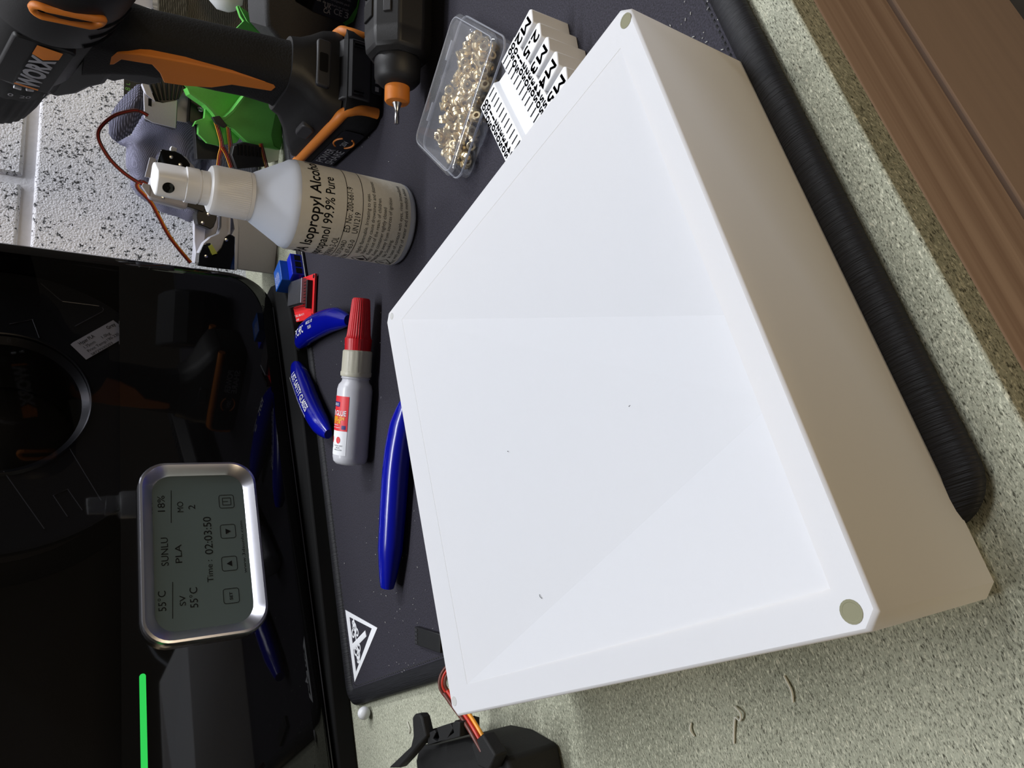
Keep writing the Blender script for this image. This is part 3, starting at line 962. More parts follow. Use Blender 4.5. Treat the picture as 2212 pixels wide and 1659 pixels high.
def strip_on(mb, fn, pts, w):
    """thin ribbon along 2D pts on a wrapped surface"""
    for i in range(len(pts) - 1):
        a = Vector(pts[i])
        b = Vector(pts[i + 1])
        n = max(1, int((b - a).length / 2.0))
        d = (b - a).normalized()
        s = Vector((-d.y, d.x)) * w
        for k in range(n):
            p = a.lerp(b, k / n)
            q = a.lerp(b, (k + 1) / n)
            mb.add([fn(*(p - s)), fn(*(q - s)), fn(*(q + s)), fn(*(p + s))], [(0, 1, 2, 3)])
strip_on(ln, wrap(0.34), [(-37, 42.4), (37, 42.4)], 0.18)
strip_on(ln, wrap(0.34), [(-37, 33.4), (37, 33.4)], 0.18)
for cy in (25.5, 11.0):
    strip_on(ln, wrap(0.34), [(-29, cy - 5), (-24, cy), (-29, cy + 5), (-34, cy), (-29, cy - 5)], 0.22)
fl = [(-30.2, 23), (-28.8, 22.6), (-27.6, 23.6), (-27.6, 25), (-28.4, 26.4), (-28.6, 28.2), (-29.6, 26.8), (-30.0, 25.6), (-30.4, 26.0), (-30.8, 24.4)]
ln.add([wrap(0.34)(*p) for p in fl], [tuple(range(len(fl)))])
strip_on(ln, wrap(0.34), [(-29, 10.4), (-29, 13.6)], 0.5)
strip_on(ln, wrap(0.34), [(-29, 8.4), (-29, 9.2)], 0.5)
ln.build('printed_marks', BLACK_MATT, lo_, recalc=False)
# sprayer
def ribs(n, amp):
    return lambda r, h, t: r + (amp if (int(t / (2 * math.pi) * n * 2 + 0.01) % 2) else 0.0)
MB().lathe([(12.2, 87), (12.6, 87.2), (12.6, 89.0)], TB, 60).build('neck_ring', WHITE, sb, smooth=40)
MB().lathe([(12.0, 88.8), (12.4, 89.2), (12.4, 105.5), (11.8, 107.4), (10.2, 108.2), (8.6, 108.2)], TB, 144, rfun=lambda r, h, t: r + (0.22 if (h > 89 and h < 106 and int(round(t / (2 * math.pi) * 144)) % 2) else 0)).build('ribbed_collar', WHITE, sb, smooth=30)
MB().lathe([(8.7, 108), (8.7, 112), (8.4, 112.3), (8.4, 112.8), (8.9, 113.2), (8.9, 119), (8.3, 119.4)], TB, 48).build('sprayer_stem', WHITE, sb, smooth=40)
# actuator head: rounded block, sloped top, facing the bench front
hd = MB()
face = view - 0.42
MH = TB @ Matrix.Rotation(face, 4, 'Z')
ringsh = []
for h, sx, shift in ((119.2, 1.0, 0), (122, 1.0, 0), (130.5, 0.97, 0), (133.2, 0.92, 0)):
    rg = []
    for x, y in rrect(-8.0, 7.6, -7.2, 7.2, 4.2, 5):
        zz = h
        if h > 126:
            zz = h + (-x) * 0.10 * (1 if h > 132 else 0.4)
        rg.append(MH @ Vector((x * sx, y * sx, zz)))
    ringsh.append(rg)
hd.loft(ringsh)
hd.build('actuator', WHITE, sb, smooth=40, bevel=0.6)
nz = MB()
MNZ = MH @ Matrix.Translation((7.4, 0, 127.2)) @ Matrix.Rotation(math.pi / 2, 4, 'Y')
nz.lathe([(2.75, -0.6), (2.75, 0.3), (2.4, 0.4), (0.3, 0.3)], MNZ, 24)
nz.build('nozzle', BLACK_GLOSS, sb, smooth=30)

# ------------------------------------------------------------------ super glue bottle
g0 = Vector((237.9, 342.1, 14.4))
g1 = Vector((147.4, 394.3, 14.4))
ga_dir = (g0 - g1).normalized()
gl = thing('glue_bottle', 'small white super glue bottle with red cap lying on the mat', 'bottle', ((g0 + g1)[0] / 2, (g0 + g1)[1] / 2, 3.4))
xz = ga_dir
side = xz.cross(Vector((0, 0, 1))).normalized()
upg = side.cross(xz)
GM = Matrix(((side.x, upg.x, xz.x, g1.x), (side.y, upg.y, xz.y, g1.y), (side.z, upg.z, xz.z, g1.z), (0, 0, 0, 1)))
GL = (g0 - g1).length
MB().lathe([(6, 0), (9, 0.8), (10.4, 2.4), (10.9, 5), (10.9, 47), (10.2, 50), (8.6, 52), (8.2, 53.5), (9.0, 54.4), (8.4, 55.6)], GM, 48).build('bottle_body', GLUE_BODY, gl, smooth=50)
MB().lathe([(9.2, 55.4), (9.6, 56), (9.6, 58), (9.1, 58.6), (9.0, 71), (8.4, 71.8)], GM, 72, rfun=lambda r, h, t: r + (0.18 if h > 58.5 and int(round(t / (2 * math.pi) * 72)) % 4 == 0 else 0)).build('collar', GLUE_COLLAR, gl, smooth=35)
MB().lathe([(8.0, 71.6), (8.1, 79), (7.4, 79.8), (7.0, 82), (5.3, GL - 1.0), (4.9, GL), (0.6, GL)], GM, 96, rfun=lambda r, h, t: r + (0.28 if 72 < h < GL - 0.5 and int(round(t / (2 * math.pi) * 96)) % 3 == 0 else 0)).build('ribbed_cap', RED_CAP, gl, smooth=35)
gang = math.radians(93)       # where the label sits round the bottle
def gwrap(off):
    def f(x, y):
        t = gang - x / 10.9
        return GM @ Vector(((10.9 + off) * math.cos(t), (10.9 + off) * math.sin(t), y))
    return f
def wrap_patch(fn, x0, x1, y0, y1, nx=14, ny=2):
    mb = MB()
    v = [fn(x0 + (x1 - x0) * i / nx, y0 + (y1 - y0) * j / ny) for j in range(ny + 1) for i in range(nx + 1)]
    f = [(j * (nx + 1) + i, j * (nx + 1) + i + 1, (j + 1) * (nx + 1) + i + 1, (j + 1) * (nx + 1) + i) for j in range(ny) for i in range(nx)]
    mb.add(v, f)
    return mb
lw = wrap_patch(gwrap(0.10), -13, 10.5, 6.5, 43.0).build('label', WHITE_PRINT, gl, smooth=60, recalc=False, label='red and white glue label')
wrap_patch(gwrap(0.16), -13, 10.5, 21.5, 43.0).build('label_red_field', RED_PRINT, lw, smooth=60, recalc=False)
wrap_patch(gwrap(0.22), -3.2, 4.2, 36.4, 39.4).build('label_badge', NAVY_PRINT, lw, recalc=False)
wrap_patch(gwrap(0.22), 6.6, 9.4, 22.6, 25.0).build('label_badge', NAVY_PRINT, lw, recalc=False)
lettering([('GADDIO', -2.6, 37.0, 2.4, 'LEFT', 0, 5.6), ('SUPER GLUE', -9.6, 31.0, 4.4, 'LEFT', 0.02, 18.8), ('Ideal for precision', -8, 24.8, 1.2, 'LEFT', 0, 12), ('bonding and repairs', -8, 23.2, 1.2, 'LEFT', 0, 13.5)], gwrap(0.30), WHITE_PRINT, lw)
lettering([('GEL & BRUSH', -8.8, 28.2, 3.2, 'LEFT', 0.012, 17.0), ('APPLICATOR', -8.8, 25.9, 3.2, 'LEFT', 0.012, 14.8)], gwrap(0.30), YELLOW_PRINT, lw)
lettering([('NO', -2.4, 12.0, 1.1, 'CENTER'), ('DRIPS', -2.4, 10.8, 1.1, 'CENTER'), ('NOZZLE AND', 4.6, 12.0, 1.1, 'CENTER'), ('BRUSH', 4.6, 10.7, 1.1, 'CENTER'), ('APPLICATOR', 4.6, 9.4, 1.1, 'CENTER')], gwrap(0.24), BLACK_MATT, lw)
for cx in (-2.4, 4.6):
    rd = MB()
    pts = [gwrap(0.22)(cx + 1.7 * math.cos(k * math.pi / 10), 15.8 + 2.1 * math.sin(k * math.pi / 10)) for k in range(20)]
    rd.add(pts, [tuple(range(20))])
    rd.build('label_dot', RED_PRINT, lw, recalc=False)

# ------------------------------------------------------------------ blue handled flush cutters
fc = thing('flush_cutters', 'flush cutters with two curved blue handles spread beside the glue', 'cutters', (255, 440, 3.4))
def grip(pts, rs, fl=0.75):
    P = smooth_path(pts, 6)
    n = len(P)
    R = []
    for i in range(n):
        t = i / (n - 1) * (len(rs) - 1)
        k = min(int(t), len(rs) - 2)
        R.append(rs[k] + (rs[k + 1] - rs[k]) * (t - k))
    mb = MB()
    mb.tube(P, R, 16, flat=fl)
    return mb
h1 = [(*p, 11.0) for p in D['cut1']]
h2 = [(*p, 11.0) for p in D['cut2']]
g1_ = grip(h1, [3.5, 8.0, 9.2, 9.6, 8.8, 5.0], 0.78).build('handle', BLUE_GRIP, fc, smooth=60)
g2_ = grip(h2, [5.0, 9.0, 9.6, 9.2, 8.0, 3.5], 0.78).build('handle', BLUE_GRIP, fc, smooth=60)
piv = Vector((279, 484, 9))
MB().tube([h1[-1], (277, 477, 9), piv], [3.6, 3.4, 4.0], 10, flat=0.6).build('shank', DARK_STEEL, fc, smooth=50)
MB().tube([h2[0], (271, 484, 9), piv], [3.6, 3.4, 4.0], 10, flat=0.6).build('shank', DARK_STEEL, fc, smooth=50)
MB().lathe([(5.2, -2.6), (5.2, 2.6), (3.0, 2.9)], Matrix.Translation(piv), 20).build('pivot', DARK_STEEL, fc, smooth=40)
MB().loft([[(276, 485, 6.4), (284, 485, 6.4), (284, 485, 11.6), (276, 485, 11.6)], [(283, 494, 7.4), (287, 493, 7.4), (287, 493, 10.6), (283, 494, 10.6)]]).build('jaw', DARK_STEEL, fc)
def on_path(pts, off, fn_z):
    """text mapper along a polyline in the horizontal plane"""
    P = smooth_path(pts, 10)
    L_ = [0]
    for i in range(1, len(P)):
        L_.append(L_[-1] + (P[i] - P[i - 1]).length)
    def f(x, y):
        x = min(max(x, 0), L_[-1] - 0.001)
        i = 0
        while L_[i + 1] < x:
            i += 1
        t = (x - L_[i]) / (L_[i + 1] - L_[i])
        p = P[i].lerp(P[i + 1], t)
        d = (P[i + 1] - P[i]).normalized()
        s = Vector((-d.y, d.x, 0))
        q = p + s * y
        return (q.x, q.y, q.z + fn_z(y))
    return f
lettering([('USE SAFETY GLASSES', 16, 1.2, 6.6, 'LEFT', 0.012, 46.0), ('WEAR EYE PROTECTION WHEN CUTTING HARD WIRE', 14, -2.4, 2.0, 'LEFT', 0, 50.0)], on_path(h2, 0, lambda y: math.sqrt(max(0.0, 1 - (y / 9.7) ** 2)) * 7.4 + 0.3), WHITE_PRINT, g2_)
h1r = list(reversed(h1))
lettering([('PCHPC', 14, -3.4, 8.0, 'LEFT', 0.012, 0.7), ('MODEL 170', 38, 0.6, 3.4, 'LEFT', 0.01, 0.8), ('FLUSH', 42, -3.2, 3.2, 'LEFT', 0.01, 0.8)], on_path(h1r, 0, lambda y: math.sqrt(max(0.0, 1 - (y / 9.7) ** 2)) * 7.4 + 0.3), WHITE_PRINT, g1_)

# ------------------------------------------------------------------ second blue tool, mostly under the white box
pl_ = thing('pliers', 'single straight blue handle poking out from under the white box', 'pliers', (105, 345, 3.4))
hp = [(*p, 10.4) for p in D['plier']]
grip(hp, [5, 8.2, 8.8, 8.9, 8.8, 8.2, 4.5], 0.82).build('handle', BLUE_GRIP, pl_, smooth=60)
MB().tube([hp[0], (160, 305, 8), (168, 292, 7)], [3.5, 3.0, 2.4], 10).build('shank', DARK_STEEL, pl_, smooth=50)

# ------------------------------------------------------------------ filament dryer
DA = math.radians(5)
dr = thing('filament_dryer', 'large glossy black filament dryer with lit display at left', 'dryer', (110, 550, 0.1), DA)
DO = Vector((0, 480, 0))
dx = Vector((math.cos(DA), math.sin(DA), 0))
dn = Vector((-math.sin(DA), math.cos(DA), 0))
def dw(a, d, z):
    return DO + dx * a + dn * d + Vector((0, 0, z))
def dbox(a0, a1, d0, d1, z0, z1):
    mb = MB()
    v = [dw(a, d, z) for z in (z0, z1) for d in (d0, d1) for a in (a0, a1)]
    mb.add(v, [(0, 2, 3, 1), (4, 5, 7, 6), (0, 1, 5, 4), (2, 6, 7, 3), (0, 4, 6, 2), (1, 3, 7, 5)])
    return mb
LX, RX, ZB, ZTOP, DEPTH = -150.0, 371.0, 14.0, 340.0, 112.0
base = MB()
bo = [(-150, 479), (150, 477.5), (290, 476.5), (318, 481), (340, 491), (356, 505), (364, 522), (364, 610), (-150, 610)]
base.prism(bo, lambda a, d: (a, d, 0.3), lambda a, d: (a, d, 12.6))
base.build('base', BLACK_MATT, dr, bevel=1.5)
outer = rrect(LX, RX, ZB, ZTOP, 34, 10)
def inset(poly, d):
    cx, cz = (LX + RX) / 2, (ZB + ZTOP) / 2
    hw, hh = (RX - LX) / 2, (ZTOP - ZB) / 2
    return [(cx + (x - cx) * (1 - d / hw), cz + (zz - cz) * (1 - d / hh)) for x, zz in poly]
shell = MB()
prof = [(12.0, 0.0), (4.0, 0.8), (1.2, 3.0), (0.0, 7.0), (0.0, DEPTH - 8), (2.0, DEPTH - 2), (6.0, DEPTH), (14.0, DEPTH)]
rings = [[dw(x, d, zz) for x, zz in inset(outer, i)] for i, d in prof]
rings += [[dw(x, d, zz) for x, zz in inset(outer, 14.0)] for d in (DEPTH - 5, 4.0)]
rings.append(rings[0])
shell.loft(rings, caps=False)
shell.build('housing', BLACK_GLOSS, dr, smooth=40)
bk = MB()
bk.prism(inset(outer, 13.5), lambda a, z: dw(a, DEPTH - 6, z), lambda a, z: dw(a, DEPTH - 3, z))
bk.build('back_panel', BLACK_PLASTIC, dr)
ZW = 131.0
fo = inset(outer, 11.5)
low = [p for p in fo if p[1] < ZW]
xs_ = [p[0] for p in fo]
lowp = low + []
lowp = [(min(xs_), ZW)] + [p for p in fo if p[1] < ZW] + [(max(xs_), ZW)]
highp = [p for p in fo if p[1] > ZW] + [(min(xs_), ZW), (max(xs_), ZW)]
# order the points round their own centre
def order(poly):
    cx = sum(p[0] for p in poly) / len(poly)
    cz = sum(p[1] for p in poly) / len(poly)
    return sorted(poly, key=lambda p: math.atan2(p[1] - cz, p[0] - cx))
fp = MB()
fp.prism(order(lowp), lambda a, z: dw(a, 0.0, z), lambda a, z: dw(a, 3.0, z))
fp.build('front_panel', BLACK_GLOSS, dr)
wp = MB()
wp.add([dw(a, 0.05, z) for a, z in order(highp)], [tuple(range(len(highp)))])
wp.build('window_pane', SMOKED, dr, label='smoked clear window')
MB().add([dw(a, d, z) for a, d, z in ((LX + 10, -0.3, ZB + 2.0), (RX - 36, -0.3, ZB + 2.0), (RX - 36, -0.3, ZB + 2.6), (LX + 10, -0.3, ZB + 2.6))], [(0, 1, 2, 3)]).build('seam_trim', mat('trim_edge', rgb(48, 48, 52), 0.3), dr)
# display
def disp(a0, a1, z0, z1, rr):
    return rrect(a0, a1, z0, z1, rr, 8)
DX0, DX1, DZ0, DZ1 = 66.0, 187.0, 46.5, 121.5
bezr = []
for ins, d in ((0, 0.2), (0, -5.5), (0.8, -7.0), (2.2, -7.4), (7.6, -3.6), (8.6, -2.2)):
    bezr.append([dw(a, d, z) for a, z in disp(DX0 + ins, DX1 - ins, DZ0 + ins, DZ1 - ins, 17 - ins * 0.6)])
dispo = MB()
dispo.loft(bezr, caps=False)
bz = dispo.build('display_bezel', ALU, dr, smooth=30, label='silver display bezel')
scr = MB()
scr.add([dw(a, -2.4, z) for a, z in disp(DX0 + 7.6, DX1 - 7.6, DZ0 + 7.6, DZ1 - 7.6, 12.5)], [tuple(range(36))])
sc_ = scr.build('display_screen', LCD, dr, label='grey liquid crystal screen with black figures')
def dtext(a, z):
    return dw(a, -2.55, z)
lettering(D['lcd_text'], dtext, LCD_TEXT, sc_)
lc = MB()
def d_rect(a0, a1, z0, z1, w):
    pts = rrect(a0, a1, z0, z1, 1.4, 3)
    pts.append(pts[0])
    strip_on(lc, dtext, pts, w)
for (a, z) in D['lcd_btn']:
    d_rect(a - 4.8, a + 4.8, z - 4.8, z + 4.8, 0.2)
b1, b2, b3, b4 = D['lcd_btn']
lc.add([dtext(b2[0] - 2, b2[1] - 1.6), dtext(b2[0] + 2, b2[1] - 1.6), dtext(b2[0], b2[1] + 1.9)], [(0, 1, 2)])
lc.add([dtext(b3[0] - 2, b3[1] + 1.6), dtext(b3[0] + 2, b3[1] + 1.6), dtext(b3[0], b3[1] - 1.9)], [(0, 1, 2)])
strip_on(lc, dtext, [(b4[0] - 2.6, b4[1] - 2.8), (b4[0] - 2.6, b4[1] + 2.6), (b4[0] + 2.6, b4[1] + 2.6), (b4[0] + 2.6, b4[1] - 2.8), (b4[0] - 2.6, b4[1] - 2.8)], 0.2)
strip_on(lc, dtext, [(b4[0], b4[1] - 1), (b4[0], b4[1] + 2.4)], 0.2)
for (p, q) in D['lcd_line']:
    strip_on(lc, dtext, [p, q], 0.2)
lc.build('screen_marks', LCD_TEXT, sc_, recalc=False)['kind'] = 'stuff'
led = MB()
led.prism(rrect(-140, 53.5, 118.6, 122.0, 1.6, 4), lambda a, z: dw(a, -0.5, z), lambda a, z: dw(a, 0.4, z))
led.build('green_light_bar', LED_GREEN, dr, label='thin glowing green light bar')
# inner ledge under the spool, dim behind the window
dbox(LX + 20, RX - 20, 8, DEPTH - 8, ZW - 16, ZW - 10).build('inner_shelf', BLACK_PLASTIC, dr)

# filament spool inside the dryer
SC = (247.5, 201.0)
spl = thing('filament_spool', 'black filament spool with pale sticker behind the smoked dryer window', 'spool', tuple(dw(SC[0], 50, 92)), DA)
MS = Matrix(((dx.x, 0, dn.x, 0), (dx.y, 0, dn.y, 0), (0, 1, 0, 0), (0, 0, 0, 1)))
c0 = dw(SC[0], 14, SC[1])
MS = Matrix.Translation(c0) @ MS
def flange(d0):
    mb = MB()
    mb.lathe([(53.5, d0 + 4), (53.5, d0 - 0.6), (54.3, d0 - 1.2), (55.2, d0 - 0.6), (56, d0 + 0.3), (103, d0 + 0.3), (105.5, d0 - 0.8), (108, d0 - 0.8), (108.6, d0 + 0.6), (108.6, d0 + 3.4), (107, d0 + 4), (53.5, d0 + 4)], MS, 96, cap0=False, cap1=False)
    return mb
fl1 = flange(6).build('flange', SPOOL, spl, smooth=30)
flange(66).build('flange', SPOOL, spl, smooth=30)
MB().lathe([(53.6, 8), (53.6, 70), (49, 70), (49, 12), (53.6, 8)], MS, 64, cap0=False, cap1=False).build('hub', SPOOL, spl, smooth=40)
MB().lathe([(60, 10.2), (92, 10.2), (92, 65.8), (60, 65.8)], MS, 64, cap0=False, cap1=False).build('filament_winding', mat('grey_filament', rgb(80, 80, 84), 0.4, bump=0.3, bscale=2000), spl, smooth=40)
# raised ribs, pocket outlines and painted glints on the flange, in paler grey
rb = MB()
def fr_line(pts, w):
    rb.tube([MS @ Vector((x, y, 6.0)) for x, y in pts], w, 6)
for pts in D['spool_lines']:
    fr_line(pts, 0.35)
rb.build('flange_ribs_glints', mat('spool_edge_glint', rgb(90, 92, 98), 0.25), fl1)['kind'] = 'stuff'
L4 = D['spool_label']
lb = MB()
lb.add([MS @ Vector((x, y, 5.6)) for x, y in L4], [tuple(range(len(L4)))])
lbo = lb.build('sticker', SPOOL_LABEL, spl, label='pale grey sticker')
la = Vector(D['spool_label_o'])
ldx = Vector(D['spool_label_x']).normalized()
ldy = Vector((-ldx.y, ldx.x))
def ltext(a, b):
    q = la + ldx * a + ldy * b
    return MS @ Vector((q.x, q.y, 5.4))
lettering([('Hyper PLA', 2, -4.6, 4.0, 'LEFT', 0.01, 12.5), ('Grey', 26, -4.6, 4.0, 'LEFT', 0.01, 7.0), ('1.75mm', 2, -8.8, 3.4, 'LEFT', 0, 9.0), ('1.0kg', 17, -8.8, 3.4, 'LEFT', 0, 7.0), ('Print Temp:190-230', 2, -12.6, 3.2, 'LEFT', 0, 27.0), ('S8729500203', 2, -16.0, 2.6, 'LEFT', 0, 18.0)], ltext, BLACK_MATT, lbo)

# ------------------------------------------------------------------ cordless drill standing on its battery
DRO = Vector((392, 332, 0))
FA = math.radians(67)
dfw = Vector((math.cos(FA), math.sin(FA), 0))
dlf = Vector((-math.sin(FA), math.cos(FA), 0))
def dl(f, l, z):
    return DRO + dfw * f + dlf * l + Vector((0, 0, z))
dd = thing('cordless_drill', 'black and orange cordless drill standing upright on its battery', 'drill', (392, 332, 3.4), FA)
bat = MB()
rg = []
for z, g, r in ((3.5, 3.0, 10), (6, 0.5, 13), (10, 0, 14), (24, 0, 14), (27.5, 1.0, 13)):
    rg.append([dl(f, l, z) for f, l in rrect(-53 + g, 46 - g, -32 + g, 32 - g, r, 6)])
bat.loft(rg)
bato = bat.build('battery', BLACK_SOFT, dd, smooth=40)
# raised side label plate
lp = MB()
lp.prism(rrect(-34, 34, 7, 22, 4, 4), lambda f, z: dl(f, 31.9, z), lambda f, z: dl(f, 32.7, z))
lpo = lp.build('label_plate', BLACK_GLOSS, bato)
lettering([('POWER', 27, 15.2, 7.6, 'LEFT', 0.012, 27.0), ('SHARE', 27, 8.6, 7.6, 'LEFT', 0.012, 27.0)], lambda x, y: dl(27 - (x - 27), 32.85, y), GREY_TEXT, lpo)
lettering([('20V', -9, 12.2, 5.4, 'LEFT', 0.02, 9.0)], lambda x, y: dl(-9 - (x + 9), 32.85, y), GREY_TEXT, lpo)
rgm = MB()
for t0, t1 in ((0.5, 2.6), (3.6, 5.8)):
    pts = [dl(-14 + 8.4 * math.cos(t0 + (t1 - t0) * k / 12), 32.8, 14.6 + 6.6 * math.sin(t0 + (t1 - t0) * k / 12)) for k in range(13)]
    rgm.tube(pts, 0.6, 6, up=dlf)
rgm.build('logo_ring', ORANGE, lpo)
# orange bands along both sides, dropping round the rear corners
for s in (1, -1):
    ob = MB()
    path = [dl(45, s * 29.6, 28.6), dl(0, s * 29.8, 28.8), dl(-36, s * 29.4, 28.6), dl(-45.5, s * 26.4, 25.5), dl(-49.6, s * 24.0, 17), dl(-50.2, s * 23.6, 6)]
    ob.tube(smooth_path(path, 5), 3.6, 12, flat=0.95)
    ob.build('orange_band', ORANGE, dd, smooth=60)
# grey rear plate with a pair of dimples and a charge gauge
rp = MB()
rg = []
for z, b in ((12.5, -53.9), (15, -54.4), (25, -53.6), (29.5, -50), (31.5, -42)):
    rg.append([dl(b, l, z) for l in (-19.5, -14, 14, 19.5)] + [dl(b + 12, l, z - 0.5) for l in (19.5, -19.5)])
rp.loft(rg)
rp.build('rear_plate', GREY_DARK, dd, bevel=1.0)
for s in (1, -1):
    bp = MB()
    bp.tube([dl(-54.2, s * 15.5, 17.5), dl(-53.6, s * 15.5, 24)], 1.7, 10)
    bp.build('plate_lug', BLACK_GLOSS, dd, smooth=50)
cg = MB()
cg.prism(rrect(-13, 13, 4.6, 12, 2, 3), lambda l, z: dl(-52.8, l, z), lambda l, z: dl(-53.5, l, z))
cgo = cg.build('charge_gauge', BLACK_GLOSS, bato)
ce = MB()
for l in (-1, 4.2, 9.4):
    ce.box(-1.5, 1.5, -0.1, 0.1, -1.2, 1.2, Matrix.Translation(dl(-53.6, l, 8.2)) @ Matrix.Rotation(FA - math.pi / 2, 4, 'Z'))
ce.build('gauge_cell', GREY_TEXT, cgo)
# foot between battery and handle
ft = MB()
rg = []
for z, f0, f1, w, r in ((28.5, -46, 46, 30, 12), (34, -45, 45, 29.5, 12), (40, -46, 36, 27, 12), (47, -47, 22, 22, 13), (54, -47, 12, 18.5, 14), (60, -46, 8, 17.6, 14)):
    rg.append([dl(f, l, z) for f, l in rrect(f0, f1, -w, w, r, 6)])
ft.loft(rg)
ft.build('foot', BLACK_PLASTIC, dd, smooth=50)
bb = MB()
bb.prism(rrect(-16, 2, 35.5, 43.5, 3, 4), lambda f, z: dl(f, 24.5, z), lambda f, z: dl(f, 30.2 - (z - 36) * 0.25, z))
bb.build('release_button', GREY_DARK, dd, bevel=0.8)
bc = MB()
bc.prism(rrect(-15, 15, 37, 46, 2, 3), lambda l, z: dl(-44, l, z), lambda l, z: dl(-49.2, l, z))
bco = bc.build('belt_clip_mount', GREY_DARK, dd, bevel=1.0)
bs = MB()
bs.prism(rrect(-6, 6, 39, 44.5, 1, 2), lambda l, z: dl(-49.15, l, z), lambda l, z: dl(-49.4, l, z))
bs.build('mount_slot', BLACK_MATT, bco)
# handle
hn = MB()
rg = []
for z, f0, f1, w in ((56, -45, 8, 15.6), (62, -43, 4, 15.2), (78, -41, 3, 15.0), (95, -38, 6, 15), (115, -34, 8, 15), (135, -30, 12, 15), (150, -29, 18, 16), (166, -34, 24, 19)):
    rg.append([dl(f, l, z) for f, l in rrect(f0, f1, -w, w, 12, 7)])
hn.loft(rg)
hn.build('handle', mat('grip_rubber', rgb(25, 25, 26), 0.72, spec=0.3, vary=0.3, vscale=700, bump=0.6, bscale=900), dd, smooth=60)
og = MB()
og.prism([(-1, 155), (-14, 154), (-20, 151), (-25, 140), (-29.5, 117), (-32.5, 92), (-33, 67), (-30.5, 65), (-25, 66.5), (-20, 89), (-9, 98.5), (-2, 112), (1.5, 124), (-10, 128), (-17.5, 133), (-13.5, 148), (-5, 151)],
         lambda f, z: dl(f, 9.0, z), lambda f, z: dl(f, 16.6 - max(0.0, (-f - 22)) * 0.16, z))
og.build('orange_grip_inlay', ORANGE, dd, bevel=0.8)
tg = MB()
tg.prism([(2, 147), (-1, 132), (5.5, 126), (19, 122.5), (27, 129), (29, 137), (28.5, 143), (35.5, 148), (34, 154), (10, 156)],
         lambda f, z: dl(f, -9, z), lambda f, z: dl(f, 9, z))
tg.build('trigger', GREY_DARK, dd, bevel=2.0, bseg=3)
# motor housing, gearbox, clutch collar and chuck: lathed about the tilted barrel axis
TA = math.radians(11)
axd = (dfw * math.cos(TA) + Vector((0, 0, 1)) * math.sin(TA)).normalized()
axu = (-dfw * math.sin(TA) + Vector((0, 0, 1)) * math.cos(TA)).normalized()
ao = dl(0, 0, 193)
AM = Matrix(((dlf.x, axu.x, axd.x, ao.x), (dlf.y, axu.y, axd.y, ao.y), (dlf.z, axu.z, axd.z, ao.z), (0, 0, 0, 1)))
def ah(h, l, u):
    return AM @ Vector((l, u, h))
MB().lathe([(14, -114), (25, -112), (30.5, -106), (32.6, -94), (33.2, -80), (33, -50), (32.5, -42), (30.5, -40)], AM, 48).build('motor_housing', BLACK_PLASTIC, dd, smooth=40)
MB().lathe([(30.5, -40.2), (31, -39), (31, 22), (30, 26), (28, 27)], AM, 48).build('gear_housing', BLACK_PLASTIC, dd, smooth=40)
MB().lathe([(27, 26.8), (28.6, 28), (28.6, 52), (27.6, 54), (25, 54.6)], AM, 72, rfun=lambda r, h, t: r + (0.7 if 30 < h < 53 and int(round(t / (2 * math.pi) * 72)) % 4 < 2 else 0)).build('clutch_collar', BLACK_SOFT, dd, smooth=40)
MB().lathe([(25, 54.4), (26.4, 56), (26.2, 92), (25, 110), (20, 123), (12, 126), (6, 126)], AM, 96, rfun=lambda r, h, t: r - (0.9 if 60 < h < 112 and int(round(t / (2 * math.pi) * 96)) % 3 == 0 else 0)).build('chuck', BLACK_SOFT, dd, smooth=40)
for h in (-46, -58, -70):
    vt = MB()
    for u0 in (-30, -33):
        pass
    pts = [ah(h, 33.2 * math.cos(t), 33.2 * math.sin(t)) for t in [math.radians(-70 + 10 * k) for k in range(5)]]
    vt.tube(pts, 1.0, 6)
    vt.build('vent_slot', BLACK_MATT, dd)
lh = MB()
lh.prism([(4, 148), (34, 153), (44, 160), (58, 166), (72, 178), (60, 192), (0, 185)], lambda f, z: dl(f, -13, z), lambda f, z: dl(f, 13, z))
lh.build('lamp_housing', BLACK_PLASTIC, dd, bevel=3, bseg=3)
# orange framed side vent
ov = MB()
def vent_pt(x, y, rr):
    # x along the barrel, y round it (mm of arc)
    t = y / 33.4
    return ah(x, rr * math.cos(t), rr * math.sin(t))
pts = [vent_pt(-77.5 + x * 0.92 + y * 0.22, y - 3, 33.9) for x, y in rrect(-4.6, 4.6, -14, 14, 4.5, 6)]
pts += [pts[0], pts[1]]
ov.tube(pts, 2.0, 8, caps=False, up=dlf)
ov.build('orange_vent_frame', ORANGE, dd, smooth=60)
ovb = MB()
poly = [(-77.5 + x * 0.92 + y * 0.22, y - 3) for x, y in rrect(-3.6, 3.6, -13, 13, 3.5, 4)]
ovb.add([vent_pt(x, y, 33.9) for x, y in poly], [tuple(range(len(poly)))])
ovb.build('vent_opening', BLACK_MATT, dd)
